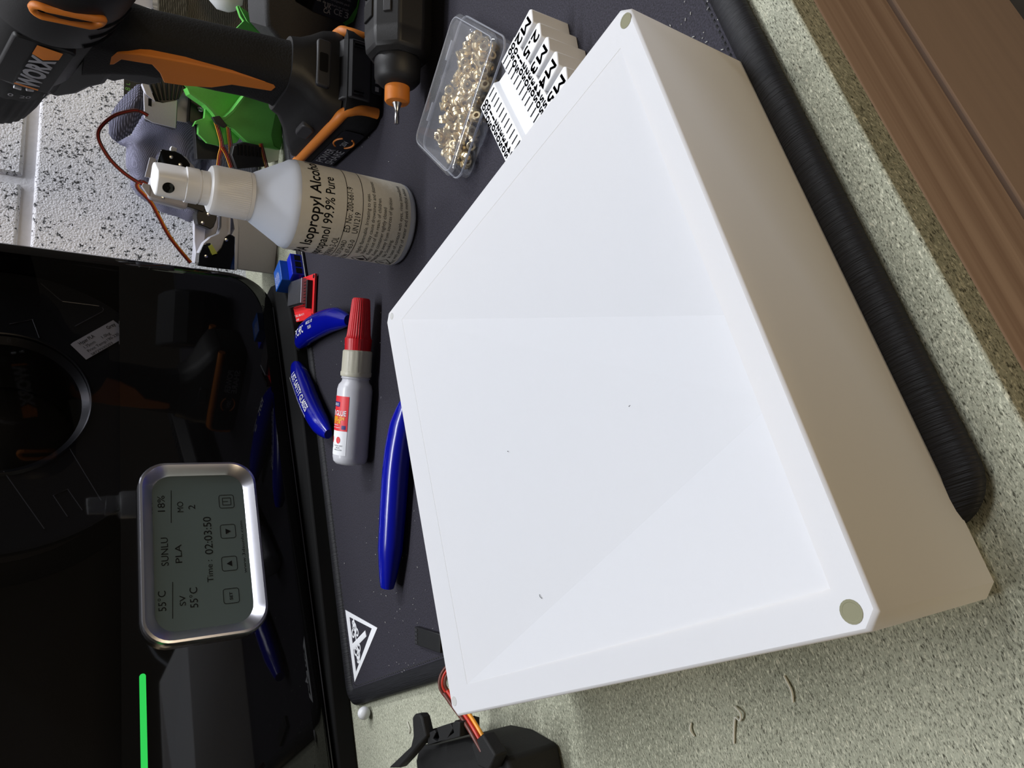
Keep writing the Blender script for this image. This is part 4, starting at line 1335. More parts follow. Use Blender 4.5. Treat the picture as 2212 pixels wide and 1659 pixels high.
# logo panel on the left of the gear housing
pan = MB()
pan.prism(rrect(-38, 23, -16, 12, 3, 3), lambda h, u: ah(h, 24, u), lambda h, u: ah(h, 31.6 - abs(u + 2) * 0.05, u))
pano = pan.build('logo_panel', BLACK_PLASTIC, dd, bevel=1.2, label='dark side panel with grey maker lettering and orange ends')
def lg(x, y):
    return ah(18.0 - x, 31.85 - abs(y - 5) * 0.05, y - 9.5)
lettering([('WORX', 0, 0.5, 14.0, 'LEFT', 0.045, 43.0)], lg, mat('logo_grey', rgb(150, 150, 156), 0.35), pano)
oe = MB()
oe.add([lg(-2.6, -0.5), lg(-0.6, -0.5), lg(-0.6, 11), lg(-2.6, 11)], [(0, 1, 2, 3)])
oe.build('logo_accent', ORANGE, pano, recalc=False)
oe = MB()
oe.add([lg(42.5, 11), lg(39.5, 5.5), lg(45, -0.5), lg(54, -0.5), lg(54, 11)], [(0, 1, 2, 3, 4)])
oe.build('logo_accent', ORANGE, pano, recalc=False)
mk = MB()
for t in (0, -12):
    a = math.radians(t)
    p0 = ah(30, 29.3 * math.cos(a), 29.3 * math.sin(a))
    a2 = math.radians(t - 7)
    p1 = ah(30.5, 29.3 * math.cos(a2), 29.3 * math.sin(a2))
    mk.tube([p0, p1], 1.1, 6)
mk.build('index_mark', WHITE_PRINT, dd)
def cl_(x, y):
    a = math.radians(-6) - x / 29.6
    return ah(45 + y * -1, 29.6 * math.cos(a), 29.6 * math.sin(a))
lettering([('0', -4, 0, 6, 'LEFT', 0.01), ('20', 2, 0, 6, 'LEFT', 0.01), ('15', 14, 0, 6, 'LEFT', 0.01)], cl_, GREY_TEXT, dd)

# ------------------------------------------------------------------ rotary tool lying in front of the drill
r0 = Vector((292.8, 249.5, 22))
rdir = Vector((0.905, -0.425, 0.02)).normalized()
rs_ = rdir.cross(Vector((0, 0, 1))).normalized()
ru_ = rs_.cross(rdir)
RM = Matrix(((rs_.x, ru_.x, rdir.x, r0.x), (rs_.y, ru_.y, rdir.y, r0.y), (rs_.z, ru_.z, rdir.z, r0.z), (0, 0, 0, 1)))
rt = thing('rotary_tool', 'black pen-shaped rotary tool with orange collar and steel bit', 'rotary tool', (r0 + rdir * 70)[:2] and (r0.x + rdir.x * 70, r0.y + rdir.y * 70, 3.4))
MB().lathe([(1.3, 0), (1.4, 4.5), (1.2, 5), (1.3, 8), (2.2, 10.5), (3.0, 12.2)], RM, 16).build('bit', STEEL, rt, smooth=40)
MB().lathe([(3.2, 11.6), (6.2, 12), (6.9, 13), (6.9, 20.5), (6.2, 21)], RM, 32).build('orange_collar', ORANGE, rt, smooth=40)
MB().lathe([(7, 20.4), (10.4, 22.4), (12.6, 25), (12.8, 34), (12.4, 36)], RM, 32).build('nose', BLACK_PLASTIC, rt, smooth=40)
bd = MB()
octp = [(18.6 * math.cos(math.radians(22.5 + 45 * k)), 18.6 * math.sin(math.radians(22.5 + 45 * k))) for k in range(8)]
rg = []
for h, s in ((35, 0.76), (37.5, 0.95), (46, 1.0), (47, 0.985), (48, 1.0), (190, 1.0), (200, 0.9)):
    rg.append([RM @ Vector((x * s, y * s, h)) for x, y in octp])
bd.loft(rg)
bd.build('tool_body', BLACK_PLASTIC, rt, bevel=1.2)
gp = MB()
rib_r = 17.4
for h0 in range(52, 150, 13):
    for (cx, cw) in ((-45, 1),):
        M2 = RM @ Matrix.Rotation(math.radians(90), 4, 'Z') @ Matrix.Translation((rib_r, 0, h0))
        gp = MB()
        gp.box(-1.0, 0.9, -5.2, 5.2, 0.8, 10.5, M2)
        gp.build('grip_pad', BLACK_SOFT, rt, bevel=0.5)
for h0 in range(54, 150, 16):
    M2 = RM @ Matrix.Rotation(math.radians(45), 4, 'Z') @ Matrix.Translation((rib_r, 0, h0))
    gp = MB()
    gp.box(-1.0, 0.6, -2.2, 2.2, 0, 8, M2)
    gp.build('vent_rib', GREY_DARK, rt, bevel=0.4)

# ------------------------------------------------------------------ second tool battery, black with green edge
at = planar((437, 326, 0), (.80, .60))
s2 = thing('tool_battery', 'black battery pack with green edge and printed rating label', 'battery', tuple(at(30, 0, 25)))
poly = [(a, max(b, 3.6)) for a, b in D['sb_body']]
poly = [(70, 70)] + [(34, 68.5), (10, 64), (2.6, 61.6), (-5.2, 49.3), (-5.1, 33.7), (4.9, 18.2), (18, 9), (26, 3.6), (70, 3.6)]
extr(at, poly, 0, 60).build('pack_body', mat('textured_black', rgb(48, 48, 50), 0.7, vary=0.2, vscale=900, bump=0.4, bscale=1500), s2, bevel=3, bseg=3)
lbp = extr(at, [(70, 52), (30, 50), (24, 46), (21.5, 33), (21, 12), (24.5, 8.5), (34, 4.5), (70, 4.5)], -0.9, 0.5).build('rating_label', BLACK_GLOSS, s2, label='black rating label with fine white print')
GA = math.radians(0)
tx = []
for k in range(7):
    tx.append(('Li-ion 18V 2.0Ah 36Wh rechargeable pack' if k % 2 else 'Charge before use  do not burn or crush', 29 + 3.2 * k, 46 - 0.2 * k, 2.2, 'LEFT', 0, 36.0, -90))
tx.append(('UK', 26.5, 27, 4.4, 'LEFT', 0.01, 5, -90))
tx.append(('CA', 23.2, 27, 4.4, 'LEFT', 0.01, 5, -90))
tx.append(('CE', 24.5, 20, 5.5, 'LEFT', 0.01, 6, -90))
tx.append(('3', 24.5, 12.5, 5.5, 'LEFT', 0.01, 3, -90))
lettering(tx, lambda a, b: at(a, b, -1.0), GREY_TEXT, lbp)
extr(at, [(70, 4.6), (34, 4.6), (24.5, 8.6), (21, 12), (20, 9.5), (24, 5), (30, 1.2 + 2.5), (70, 3.7)], -1.2, 4).build('green_edge', GREEN_DARK, s2)

# ------------------------------------------------------------------ green printed bracket behind the drill
at = planar((485, 490, 0), (.66, .75))
gb = thing('green_bracket', 'bright green 3D printed gripper bracket behind the drill handle', 'bracket', tuple(at(40, 0, 10)))
extr(at, D['gr_inner'], 10, 13).build('inner_web', GREEN, gb)
extr(at, D['gr_mid'], -8, 6).build('cheek', GREEN, gb, bevel=0.6)
extr(at, D['gr_dark'], 0, 12).build('side_lobe', GREEN, gb, bevel=0.6)
extr(at, D['gr_left'], 4, 12).build('servo_cradle', GREEN, gb, bevel=0.6)
extr(at, D['gr_rim'], -9, 12).build('curved_edge', GREEN, gb)
extr(at, D['gr_up1'], 0, 5).build('upper_arm', GREEN, gb, bevel=0.4)
extr(at, D['gr_up2'], 6, 14).build('upper_web', GREEN, gb)
extr(at, D['gr_lug'], 10, 14).build('lug', GREEN, gb)
extr(at, D['gr_servo'], -14, 0).build('servo', BLACK_PLASTIC, gb, bevel=0.8, label='black servo with toothed rim')
tt = MB()
for k in range(7):
    b0 = 44 - k * 3.2
    tt.tube([at(-5 + 0.4 * k, b0 - 1.5, -14.4), at(4 + 0.3 * k, b0, -14.6)], 0.9, 6)
tt.build('servo_teeth', BLACK_GLOSS, gb)
extr(at, D['gr_blk'], 20, 34).build('back_servo', BLACK_PLASTIC, gb, bevel=0.8)
sc2 = MB()
sc2.lathe([(2.6, 0), (2.6, 1.2), (1.2, 1.6)], Matrix.Translation(at(28, 71, 19)) @ Matrix.Rotation(math.radians(90), 4, 'X'), 14)
sc2.build('screw', STEEL, gb, smooth=40)

def wire_set(name, label, pts, parent=None, spread=1.3, r=0.62, cols=None, vert=True):
    """three insulated strands side by side"""
    P = smooth_path(pts, 6)
    cx = sum(p.x for p in P) / len(P)
    cy = sum(p.y for p in P) / len(P)
    cz = min(p.z for p in P)
    w = thing(name, label, 'wire', (cx, cy, cz - 1)) if parent is None else parent
    for k, m in enumerate(cols or (WIRE_ORANGE, WIRE_RED, WIRE_BROWN)):
        off = (k - 1) * spread
        Q = []
        for i, p in enumerate(P):
            a = P[max(0, i - 1)]
            b = P[min(len(P) - 1, i + 1)]
            t = (b - a).normalized()
            vdir = Vector((p.x, p.y, p.z - 180)).normalized()
            s = t.cross(vdir)
            s = s.normalized() if s.length > 1e-3 else Vector((0, 0, 1))
            Q.append(p + s * off)
        MB().tube(Q, r, 8).build('strand', m, w, smooth=60)
    return w
wire_set('servo_lead', 'orange red brown wires from black plug on green bracket', D['w_g1'])
wire_set('servo_lead', 'straight orange red brown wires under the green bracket edge', D['w_g2'])
wire_set('servo_lead', 'short orange red wires joining beside the toothed black servo', D['w_g3'])
wire_set('servo_lead', 'orange red brown wires right of toothed servo near bottle shoulder', D['w_g4'])
pg = MB()
pg.prism([(17, 62.5), (21.5, 66), (24, 60), (17.5, 53), (15, 55)], lambda a, b: at(a, b, -11), lambda a, b: at(a, b, -5))
solo(center_origin(pg.build('plug', BLACK_PLASTIC, None, bevel=0.5)), 'black three way plug tucked under green bracket edge', 'plug')
cr_ = extr(at, D['cream'], 16, 30).build('offcut', CREAM, None, bevel=1)
solo(center_origin(cr_), 'cream plastic offcut between green bracket and bottle', 'offcut')

# ------------------------------------------------------------------ grey servo bracket (behind the trigger)
at = planar((455, 545, 0), (.63, .777))
gk = thing('gripper_servo', 'pale grey servo housing with black ribbed gear under drill trigger', 'servo', tuple(at(85, 0, 0)))
extr(at, D['gb_front'], -12, -9).build('front_plate', GREY_PRINT, gk, bevel=0.5)
extr(at, D['gb_back'], 12, 15).build('back_plate', GREY_PRINT, gk, bevel=0.5)
extr(at, [(66, 89), (88, 90), (90, 112), (68, 112)], -9, 12).build('servo_body', GREY_DARK, gk, bevel=0.5)
extr(at, D['gb_flap'], -14, -4).build('flap', GREY_PALE, gk)
extr(at, D['gb_gear'], -11, 10).build('gear', BLACK_PLASTIC, gk)
gt = MB()
for k in range(7):
    a0 = 87 + k * 2.0
    gt.tube([at(84.5 + k * 0.9, 106 - 2.6 * k, -12), at(98 + k * 1.6, 113 - 4.2 * k, -11.5)], 1.0, 6)
gt.build('gear_rib', BLACK_SOFT, gk)
extr(at, [(78.5, 112.4), (84.5, 112.8), (84.3, 110.2), (78.3, 109.8)], -12.3, -11.8).build('slot', BLACK_MATT, gk)
extr(at, [(86, 0.4), (104, 0.4), (104, 92), (86, 92)], 16, 30).build('stand', GREY_DARK, gk, bevel=1)

# ------------------------------------------------------------------ grey robot arm behind the spray bottle
at = planar((400, 540, 0), (.595, .803))
ra = thing('robot_arm', 'grey 3D printed robot arm with black servos behind spray bottle', 'robot arm', tuple(at(40, 0, 15)))
extr(at, [(a, max(b, 0.3)) for a, b in [(78, 43.0), (38.7, 39.6), (28.6, 36), (-7.7, 33.5), (-7.7, 0.3), (78, 0.3), (78, 43.0)]], 0, 46).build('base_housing', GREY_PRINT, ra, bevel=1.0, label='grey printed base block')
extr(at, D['rb_plate1'], 8, 16).build('upright', GREY_PALE, ra, bevel=0.4)
extr(at, [(-8, 36), (40, 40), (34, 66), (-8, 66)], 14, 40).build('turret', GREY_PRINT, ra, bevel=1.0)
extr(at, D['rb_link'], -4, 8).build('link', GREY_PRINT, ra, bevel=0.4)
extr(at, D['rb_servo1'], -12, 6).build('servo', BLACK_PLASTIC, ra, bevel=0.8)
extr(at, D['rb_brkt'], -14, 4).build('servo_tab', BLACK_PLASTIC, ra, bevel=0.4)
extr(at, D['rb_servo2'], -6, 10).build('servo', BLACK_GLOSS, ra, bevel=0.8)
extr(at, D['rb_rim1'], -5, 2).build('rim', GREY_PALE, ra)
extr(at, D['rb_rim2'], -7, 2).build('rim', GREY_PALE, ra)
extr(at, D['rb_head'], -30, -8).build('head_bracket', GREY_PRINT, ra, bevel=2.5, bseg=3)
extr(at, D['rb_hservo'], -34, -12).build('head_servo', BLACK_GLOSS, ra, bevel=1.0)
extr(at, D['rb_spline'], -30, -24).build('spline', WHITE, ra, bevel=0.4)
extr(at, D['rb_flap'], -28, -24).build('flap', GREY_PRINT, ra)
extr(at, D['rb_flap2'], -30, -22).build('flap', GREY_PRINT, ra)
extr(at, [(38, 70), (60, 70), (64, 96), (44, 92)], -8, 14).build('neck', GREY_PRINT, ra, bevel=1)
for (a, b, d) in ((74.5, 99, -34.6), (70, 92, -34.6), (36, 64, -12.6), (28, 68, -12.6), (17, 46.5, -6.6), (0, 62, -6.6), (42, 102, -30.6)):
    s = MB()
    e_ = Vector((.803, -.595, 0))
    n_ = Vector((.595, .803, 0))
    SM = Matrix(((e_.x, 0, n_.x, 0), (e_.y, 0, n_.y, 0), (0, 1, 0, 0), (0, 0, 0, 1)))
    s.lathe([(1.5, 0), (1.4, -0.8), (0.4, -1.0)], Matrix.Translation(at(a, b, d + 0.6)) @ SM, 12)
    s.build('screw', STEEL, ra, smooth=40)
extr(at, [(2, 57), (9, 61), (11, 58), (4, 53)], -6.6, -2).build('tab', mat('lime_plastic', rgb(196, 206, 84), 0.5), ra, label='small lime yellow tab')
wire_set('servo_lead', 'brown red servo wire looping up against the white wall', D['w_loop1'], spread=0.85, r=0.6, cols=(WIRE_BROWN, WIRE_RED, WIRE_BROWN))
wire_set('servo_lead', 'brown red orange servo wire falling behind the black dryer', D['w_loop2'], spread=1.0, r=0.58, cols=(WIRE_BROWN, WIRE_RED, WIRE_ORANGE))

# ------------------------------------------------------------------ grey knitted cloth against the wall
def lump(at, poly, d0, thick, seed, res=1.6, folds=1.0):
    """pillow-like sheet filling the outline, with soft folds"""
    rnd = random.Random(seed)
    ph = [rnd.uniform(0, 6.28) for _ in range(6)]
    xs = [p[0] for p in poly]
    ys = [p[1] for p in poly]
    n = len(poly)
    def inside(x, y):
        c = False
        j = n - 1
        for i in range(n):
            xi, yi = poly[i]
            xj, yj = poly[j]
            if (yi > y) != (yj > y) and x < (xj - xi) * (y - yi) / (yj - yi) + xi:
                c = not c
            j = i
        return c
    def dist(x, y):
        m = 1e9
        for i in range(n):
            a = Vector(poly[i])
            b = Vector(poly[(i + 1) % n])
            ab = b - a
            t = max(0, min(1, (Vector((x, y)) - a).dot(ab) / ab.length_squared))
            m = min(m, (Vector((x, y)) - a - ab * t).length)
        return m
    def nearest(x, y):
        best = None
        for i in range(n):
            a = Vector(poly[i])
            b = Vector(poly[(i + 1) % n])
            ab = b - a
            t = max(0, min(1, (Vector((x, y)) - a).dot(ab) / ab.length_squared))
            c = a + ab * t
            d_ = (Vector((x, y)) - c).length
            if best is None or d_ < best[0]:
                best = (d_, c.x, c.y)
        return best[1], best[2]
    mb = MB()
    idx = {}
    nx = int((max(xs) - min(xs)) / res) + 1
    ny = int((max(ys) - min(ys)) / res) + 1
    rows = {}
    for j in range(ny + 1):
        for i in range(nx + 1):
            x = min(xs) + i * res
            y = min(ys) + j * res
            if inside(x, y):
                rows[(i, j)] = (x, y)
    # pull boundary cells towards the outline for a clean edge
    vv = []
    for key, (x, y) in rows.items():
        dd_ = dist(x, y)
        h = thick * (1 - math.exp(-dd_ / 5.0))
        w = folds * (2.6 * math.sin(x * 0.10 + y * 0.06 + ph[0]) + 1.3 * math.sin(x * 0.05 - y * 0.16 + ph[1]) + 0.4 * math.sin(x * 0.22 + y * 0.12 + ph[2]))
        w *= min(1, dd_ / 6)
        idx[key] = (len(vv), len(vv) + 1)
        if any((key[0] + di, key[1] + dj) not in rows for di in (-1, 0, 1) for dj in (-1, 0, 1)):
            x, y = nearest(x, y)
            h, w = 0.3, 0.0
        vv.append(at(x, y, d0 - h - w))
        vv.append(at(x, y, d0 + h * 0.6))
    ff_ = []
    def q(i, j, s):
        return idx[(i, j)][s]
    edge = {}
    for (i, j) in rows:
        if all(k in rows for k in ((i + 1, j), (i, j + 1), (i + 1, j + 1))):
            for s in (0, 1):
                ff_.append((q(i, j, s), q(i + 1, j, s), q(i + 1, j + 1, s), q(i, j + 1, s)))
            for e in (((i, j), (i + 1, j)), ((i + 1, j), (i + 1, j + 1)), ((i, j + 1), (i + 1, j + 1)), ((i, j), (i, j + 1))):
                edge[e] = edge.get(e, 0) + 1
    for (a, b), c in edge.items():
        if c == 1:
            ff_.append((idx[a][0], idx[b][0], idx[b][1], idx[a][1]))
    mb.add(vv, ff_)
    return mb
at = planar((470, 605, 0), (.62, .785))
kc = thing('knitted_glove', 'crumpled grey knitted glove with ribbed cuff against white wall', 'glove', tuple(at(75, 0, 0)))
body = [(p[0], p[1]) for p in D['cl_body']]
o = lump(at, body, 4, 12, 3).build('knit_body', CLOTH, kc, smooth=80)
o.modifiers.new('soften', 'SMOOTH').iterations = 4
o = lump(at, [(10, 0.4), (135, 0.4), (135, 70), (100, 60), (20, 60)], 8, 12, 5, 2.6).build('lower_folds', CLOTH, kc, smooth=80)
o.modifiers.new('soften', 'SMOOTH').iterations = 4
o = lump(at, D['cl_cuff'], -10, 8, 9).build('ribbed_cuff', CLOTH_RIB, kc, smooth=80)
o.modifiers.new('soften', 'SMOOTH').iterations = 3
ctg = extr(at, [(131.8, 60), (150, 60), (150, 126), (131.8, 125.5), (118.9, 124.7), (118.9, 90)], 16, 17.5).build('card', mat('black_card', rgb(40, 42, 38), 0.6), None)
solo(center_origin(ctg), 'dark card with pale green lettering behind the glove', 'card')
cgx = ctg.location.copy()
ROOT_INV[ctg.name] = Matrix.Translation(ctg.location).inverted()
lettering([('8', 124.5, 120.0, 6.0), ('L', 129.5, 120.5, 4.5), ('8', 121.0, 118.0, 4.5)], lambda a, b: at(a, b, 15.8), mat('pale_green_print', rgb(120, 190, 90), 0.6), ctg)

# ------------------------------------------------------------------ clutter at the back right corner
at = planar((620, 480, 0), (.78, .62))
fb = thing('fabric_pouch', 'dark brown woven fabric pouch behind the drill handle', 'pouch', tuple(at(15, 0, 20)))
MBX = extr(at, [(40, 108), (2.2, 103.5), (-1.5, 98.8), (-6, 77.5), (-8, 46.9), (-8, 0.4), (60, 0.4), (60, 108)], 10, 60)
MBX.build('pouch_body', BROWN_CLOTH, fb, bevel=4, bseg=3)
extr(at, [(32, 106), (1.4, 103.6), (-2, 98), (1.5, 81.0), (4.0, 78.5), (32, 81.1)], 7.5, 12).build('woven_band', knit_material('brown_band', rgb(92, 88, 78), 300, 200), fb, bevel=1)
at3 = at
c1 = extr(at, [(20, 60), (4, 60), (2.2, 122), (13.4, 126), (20, 112)], 62, 66).build('paper_box', mat('white_card', rgb(214, 214, 222), 0.6), None)
solo(center_origin(c1), 'white folded card poking up behind the drill body', 'card')
c2 = extr(at, [(30, 60), (6, 60), (2, 102), (6.3, 113), (30, 113)], 67, 72).build('paper_box', mat('navy_card', rgb(30, 28, 60), 0.6), None)
solo(center_origin(c2), 'dark navy card beside brown pouch at photo top', 'card')
# white plastic cup lying on its side
cm = at(52, 62, -14)
cdir = (at(19, 47, -22) - cm).normalized()
sx_ = cdir.cross(Vector((0, 0, 1))).normalized()
ux_ = sx_.cross(cdir)
CM = Matrix(((sx_.x, ux_.x, cdir.x, cm.x), (sx_.y, ux_.y, cdir.y, cm.y), (sx_.z, ux_.z, cdir.z, cm.z), (0, 0, 0, 1)))
wc = thing('plastic_bottle', 'white plastic bottle end hanging above the green bracket', 'bottle', (cm.x, cm.y, cm.z - 15))
MB().lathe([(19, -50), (19, 10), (17, 22), (12, 32), (4, 36)], CM, 40).build('body', WHITE, wc, smooth=50)
gpl = extr(at, [(60, 0.4), (60, 40), (46.0, 33.6), (35.6, 29.5), (27.9, 31.3), (19.4, 17.8), (19.4, 0.4)], -30, -27).build('printed_plate', GREY_PRINT, None, bevel=0.4)
solo(center_origin(gpl), 'flat grey printed plate between green arm and battery pack', 'plate')

# ------------------------------------------------------------------ clear case of brass inserts
LC = Vector((-0.47, 0.883, 0)).normalized()
SCV = Vector((-0.883, -0.47, 0)).normalized()
CC = Vector((271.5, 204.0, 0))
def cs(s, l, z):
    return CC + SCV * s + LC * l + Vector((0, 0, z))
ca = thing('parts_case', 'small clear hinged plastic case holding brass inserts', 'case', (CC.x, CC.y, 3.4), math.atan2(SCV.y, SCV.x))
HS, HL = 25.5, 33.5
def shell_ring(hs, hl, r, z):
    return [cs(s, l, z) for s, l in rrect(-hs, hs, -hl, hl, r, 5)]
tr_ = MB()
tr_.loft([shell_ring(HS - 1.5, HL - 1.5, 5, 3.5), shell_ring(HS, HL, 6, 4.6), shell_ring(HS, HL, 6, 10.4)], caps=False)
tr_.add(shell_ring(HS - 1.5, HL - 1.5, 5, 3.6), [tuple(range(24))])
tr_.build('tray', CLEAR_CASE, ca, smooth=40)
ld = MB()
ld.loft([shell_ring(HS + 0.8, HL + 0.8, 6.4, 10.0), shell_ring(HS + 0.8, HL + 0.8, 6.4, 14.6), shell_ring(HS - 0.6, HL - 0.6, 5.4, 16.0), shell_ring(HS - 3.0, HL - 3.0, 4.4, 16.2)], caps=False)
ld.add(shell_ring(HS - 3.0, HL - 3.0, 4.4, 16.2), [tuple(range(24))])
ldo = ld.build('lid', CLEAR_CASE, ca, smooth=40)
rim_m = clear_material('case_rim', (0.8, 0.82, 0.88), 1.6, 0.05, 0.35)
rm = MB()
lp_ = shell_ring(HS + 0.9, HL + 0.9, 6.4, 10.2)
rm.tube(lp_ + [lp_[0], lp_[1]], 0.55, 6, caps=False)
lp_ = shell_ring(HS - 1.2, HL - 1.2, 5.0, 16.0)
rm.tube(lp_ + [lp_[0], lp_[1]], 0.35, 6, caps=False)
rm.build('lid_rim', rim_m, ldo, smooth=60)
lt = MB()
lt.prism(rrect(-6.5, 6.5, 5.0, 15.0, 2, 3), lambda l, z: cs(HS + 1.0, l + 9, z), lambda l, z: cs(HS + 2.2, l + 9, z))
lt.build('latch', CLEAR_CASE, ca, bevel=0.3)
for s in (-1, 1):
    hg = MB()
    hg.tube([cs(-HS - 1.2, s * 16 - 5, 11), cs(-HS - 1.2, s * 16 + 5, 11)], 1.1, 8)
    hg.build('hinge', rim_m, ca, smooth=50)
# brass inserts: knurled rings, piled in two or three layers
ins = MB()
K = 14
prof_i = [(1.15, -1.9), (2.05, -1.9), (2.25, -1.5), (2.25, -0.3), (1.85, -0.2), (1.85, 0.2), (2.25, 0.3), (2.25, 1.6), (2.0, 1.9), (1.15, 1.9), (1.15, -1.9)]
ins.lathe(prof_i, None, K, cap0=False, cap1=False, rfun=lambda r, h, t: r + (0.16 if r > 2.1 and int(round(t / (2 * math.pi) * K)) % 2 else 0))
first = None
rnd = random.Random(11)
cnt = 0
tries = 0
placed = []
while cnt < 200 and tries < 9000:
    tries += 1
    l = rnd.uniform(-HL + 5, HL - 4)
    s = rnd.uniform(-HS + 4, HS - 3)
    # the pile leans to the latch side and thins out at both ends
    w = 17.0 - 5.0 * abs(l / HL) ** 2 + 2.5 * math.sin(l * 0.35)
    if abs(s - 3.0 - 0.10 * l) > w:
        continue
    if any((s - a) ** 2 + (l - b) ** 2 < 2.3 ** 2 for a, b in placed[-60:]):
        continue
    placed.append((s, l))
    lay = 0 if cnt < 90 else (1 if cnt < 165 else 2)
    z = 5.9 + lay * 2.9 + rnd.uniform(-0.2, 0.5)
    if first is None:
        first = ins.build('brass_insert', BRASS, None, smooth=35)
        o = first
    else:
        o = first.copy()
        COL.objects.link(o)
    p = cs(s, l, z)
    o.location = p * MM
    o.rotation_euler = (rnd.uniform(0, 3.14), rnd.uniform(0, 3.14), rnd.uniform(0, 6.28))
    solo(o, 'tiny knurled brass threaded insert inside the clear case', 'insert', 'brass inserts in the clear case')
    cnt += 1

# ------------------------------------------------------------------ white bolt gauge block
gu = Vector((-0.985, -0.172, 0)).normalized()
gv = Vector((-0.172, 0.985, 0)).normalized()
go = Vector((244.9, 133.4, 0))
def gg(u, v, z):
    return go + gu * u + gv * v + Vector((0, 0, z))
ZG = 22.0
gbk = thing('bolt_gauge', 'white printed bolt size gauge with black figures and stepped fingers', 'gauge', tuple(gg(27, 24, 3.4)), math.atan2(gu.y, gu.x))
# main body: a long block with a V groove across it
prof_g = [(13.0, 3.5), (13.0, ZG), (24.6, ZG), (28.0, ZG - 4.2), (33.0, ZG - 3.6), (34.6, ZG - 1.5), (47.5, ZG - 1.5), (47.5, 3.5)]
gm = MB()
gm.prism(prof_g, lambda v, z: gg(-0.4, v, z), lambda v, z: gg(54, v, z))
gm.build('gauge_body', WHITE, gbk, bevel=0.3)
for k in range(5):
    u0 = -0.4 + k * 10.15
    u1 = u0 + 7.6
    fm = MB()
    zb = 3.5
    tipv = 0.0
    top = [gg(u0 + 0.3, 13.2, ZG), gg(u0 + 0.3, tipv + 0.6, ZG), gg(u0 + 1.6, tipv - 0.3, ZG), gg(u1 - 0.5, tipv + 2.2, ZG), gg(u1, 13.2, ZG)]
    bot = [gg(u0 + 0.3, 13.2, zb), gg(u0 + 0.3, tipv + 0.6, zb), gg(u0 + 2.2, tipv - 1.0, zb), gg(u1 + 1.8, tipv + 1.6, zb), gg(u1 + 2.0, 13.2, zb)]
    fm.loft([bot, top])
    fm.build('finger', WHITE, gbk, bevel=0.5)
mt = []
for k, s in enumerate(('M2', '2.5', 'M3', 'M4', 'M5')):
    mt.append((s, k * 10.15 + 1.2, 1.8, 6.4, 'LEFT', 0.03, 10.6, 90))
def gtext(u, v):
    # reading direction runs along v, letter tops towards u
    zz = ZG + 0.12 if v < 26 else ZG - 1.5 + 0.12
    return gg(u, v, zz)
def gt_items(items):
    mb_ = []
    for (s, u, v, size, w) in items:
        for du, dv in ((0, 0), (0.22, 0), (0, 0.22), (0.22, 0.22)):
            mb_.append((s, v + dv, u + du, size, 'LEFT', 0.0, w))
    return mb_
items = []
for k, s in enumerate(('M2', '2.5', 'M3', 'M4', 'M5')):
    items.append((s, k * 10.15 + 1.4, 2.0, 6.6, 11.0))
vals = [str(5 * i).zfill(2) for i in range(14)]
for i, s in enumerate(vals):
    items.append((s, 0.9 + i * 3.7, 14.2, 3.9, 5.0))
    items.append((s, 0.9 + i * 3.7, 41.4, 3.9, 5.0))
lettering(gt_items(items), lambda x, y: gtext(y, x), BLACK_MATT, gbk)
tk = MB()
for i in range(14):
    u = 2.0 + i * 3.7
    for v0, v1 in ((20.0, 24.4), (35.4, 40.2)):
        zz = ZG + 0.1 if v0 < 30 else ZG - 1.4
        tk.add([gg(u - 0.35, v0, zz), gg(u + 0.35, v0, zz), gg(u + 0.35, v1, zz), gg(u - 0.35, v1, zz)], [(0, 1, 2, 3)])
tk.build('tick_marks', BLACK_MATT, gbk, recalc=False)

# ------------------------------------------------------------------ relay module
rl = thing('relay_module', 'blue relay module on a black circuit board beside the dryer', 'circuit board', (343, 472, 3.4))
RLM = Matrix.Translation((343, 455, 0)) @ Matrix.Rotation(math.radians(4), 4, 'Z')
MB().box(-14, 14, -1, 44, 4.2, 5.8, RLM).build('circuit_board', BLACK_PCB, rl, bevel=0.2)
MB().box(-10.5, 9.5, 10, 27, 5.9, 21.5, RLM).build('relay', BLUE_RELAY, rl, bevel=0.5, label='blue relay cube')
lettering([('SONGLE', -9.5, 23, 2.6, 'LEFT', 0, 11), ('SRD-05VDC', -9.5, 20, 2.2, 'LEFT', 0, 12), ('10A 250VAC', -9.5, 17.4, 2.0, 'LEFT', 0, 12), ('10A 30VDC', -9.5, 14.8, 2.0, 'LEFT', 0, 10)], lambda x, y: RLM @ Vector((x, y, 21.6)), WHITE_PRINT, rl)
tb = MB().box(-11, 10, 0.6, 9.6, 5.9, 15.5, RLM).build('terminal_block', BLUE_TERM, rl, bevel=0.4, label='blue screw terminal block')
for k in range(3):
    MB().box(-9.4 + 6.6 * k, -4.6 + 6.6 * k, 0.2, 0.7, 7.4, 12.4, RLM).build('terminal_opening', BLACK_MATT, tb)
MB().box(-13.6, 13.6, -0.6, -0.1, 5.82, 5.95, RLM).build('board_print', WHITE_PRINT, rl)
ph_ = MB()
for k in range(6):
    ph_.box(10.6, 11.3, 28 + 2.5 * k, 28.7 + 2.5 * k, 5.8, 15, RLM)
ph_.build('header_pins', STEEL, rl)
MB().box(9.6, 12.2, 27, 43, 5.8, 8.3, RLM).build('pin_header', BLACK_PLASTIC, rl)

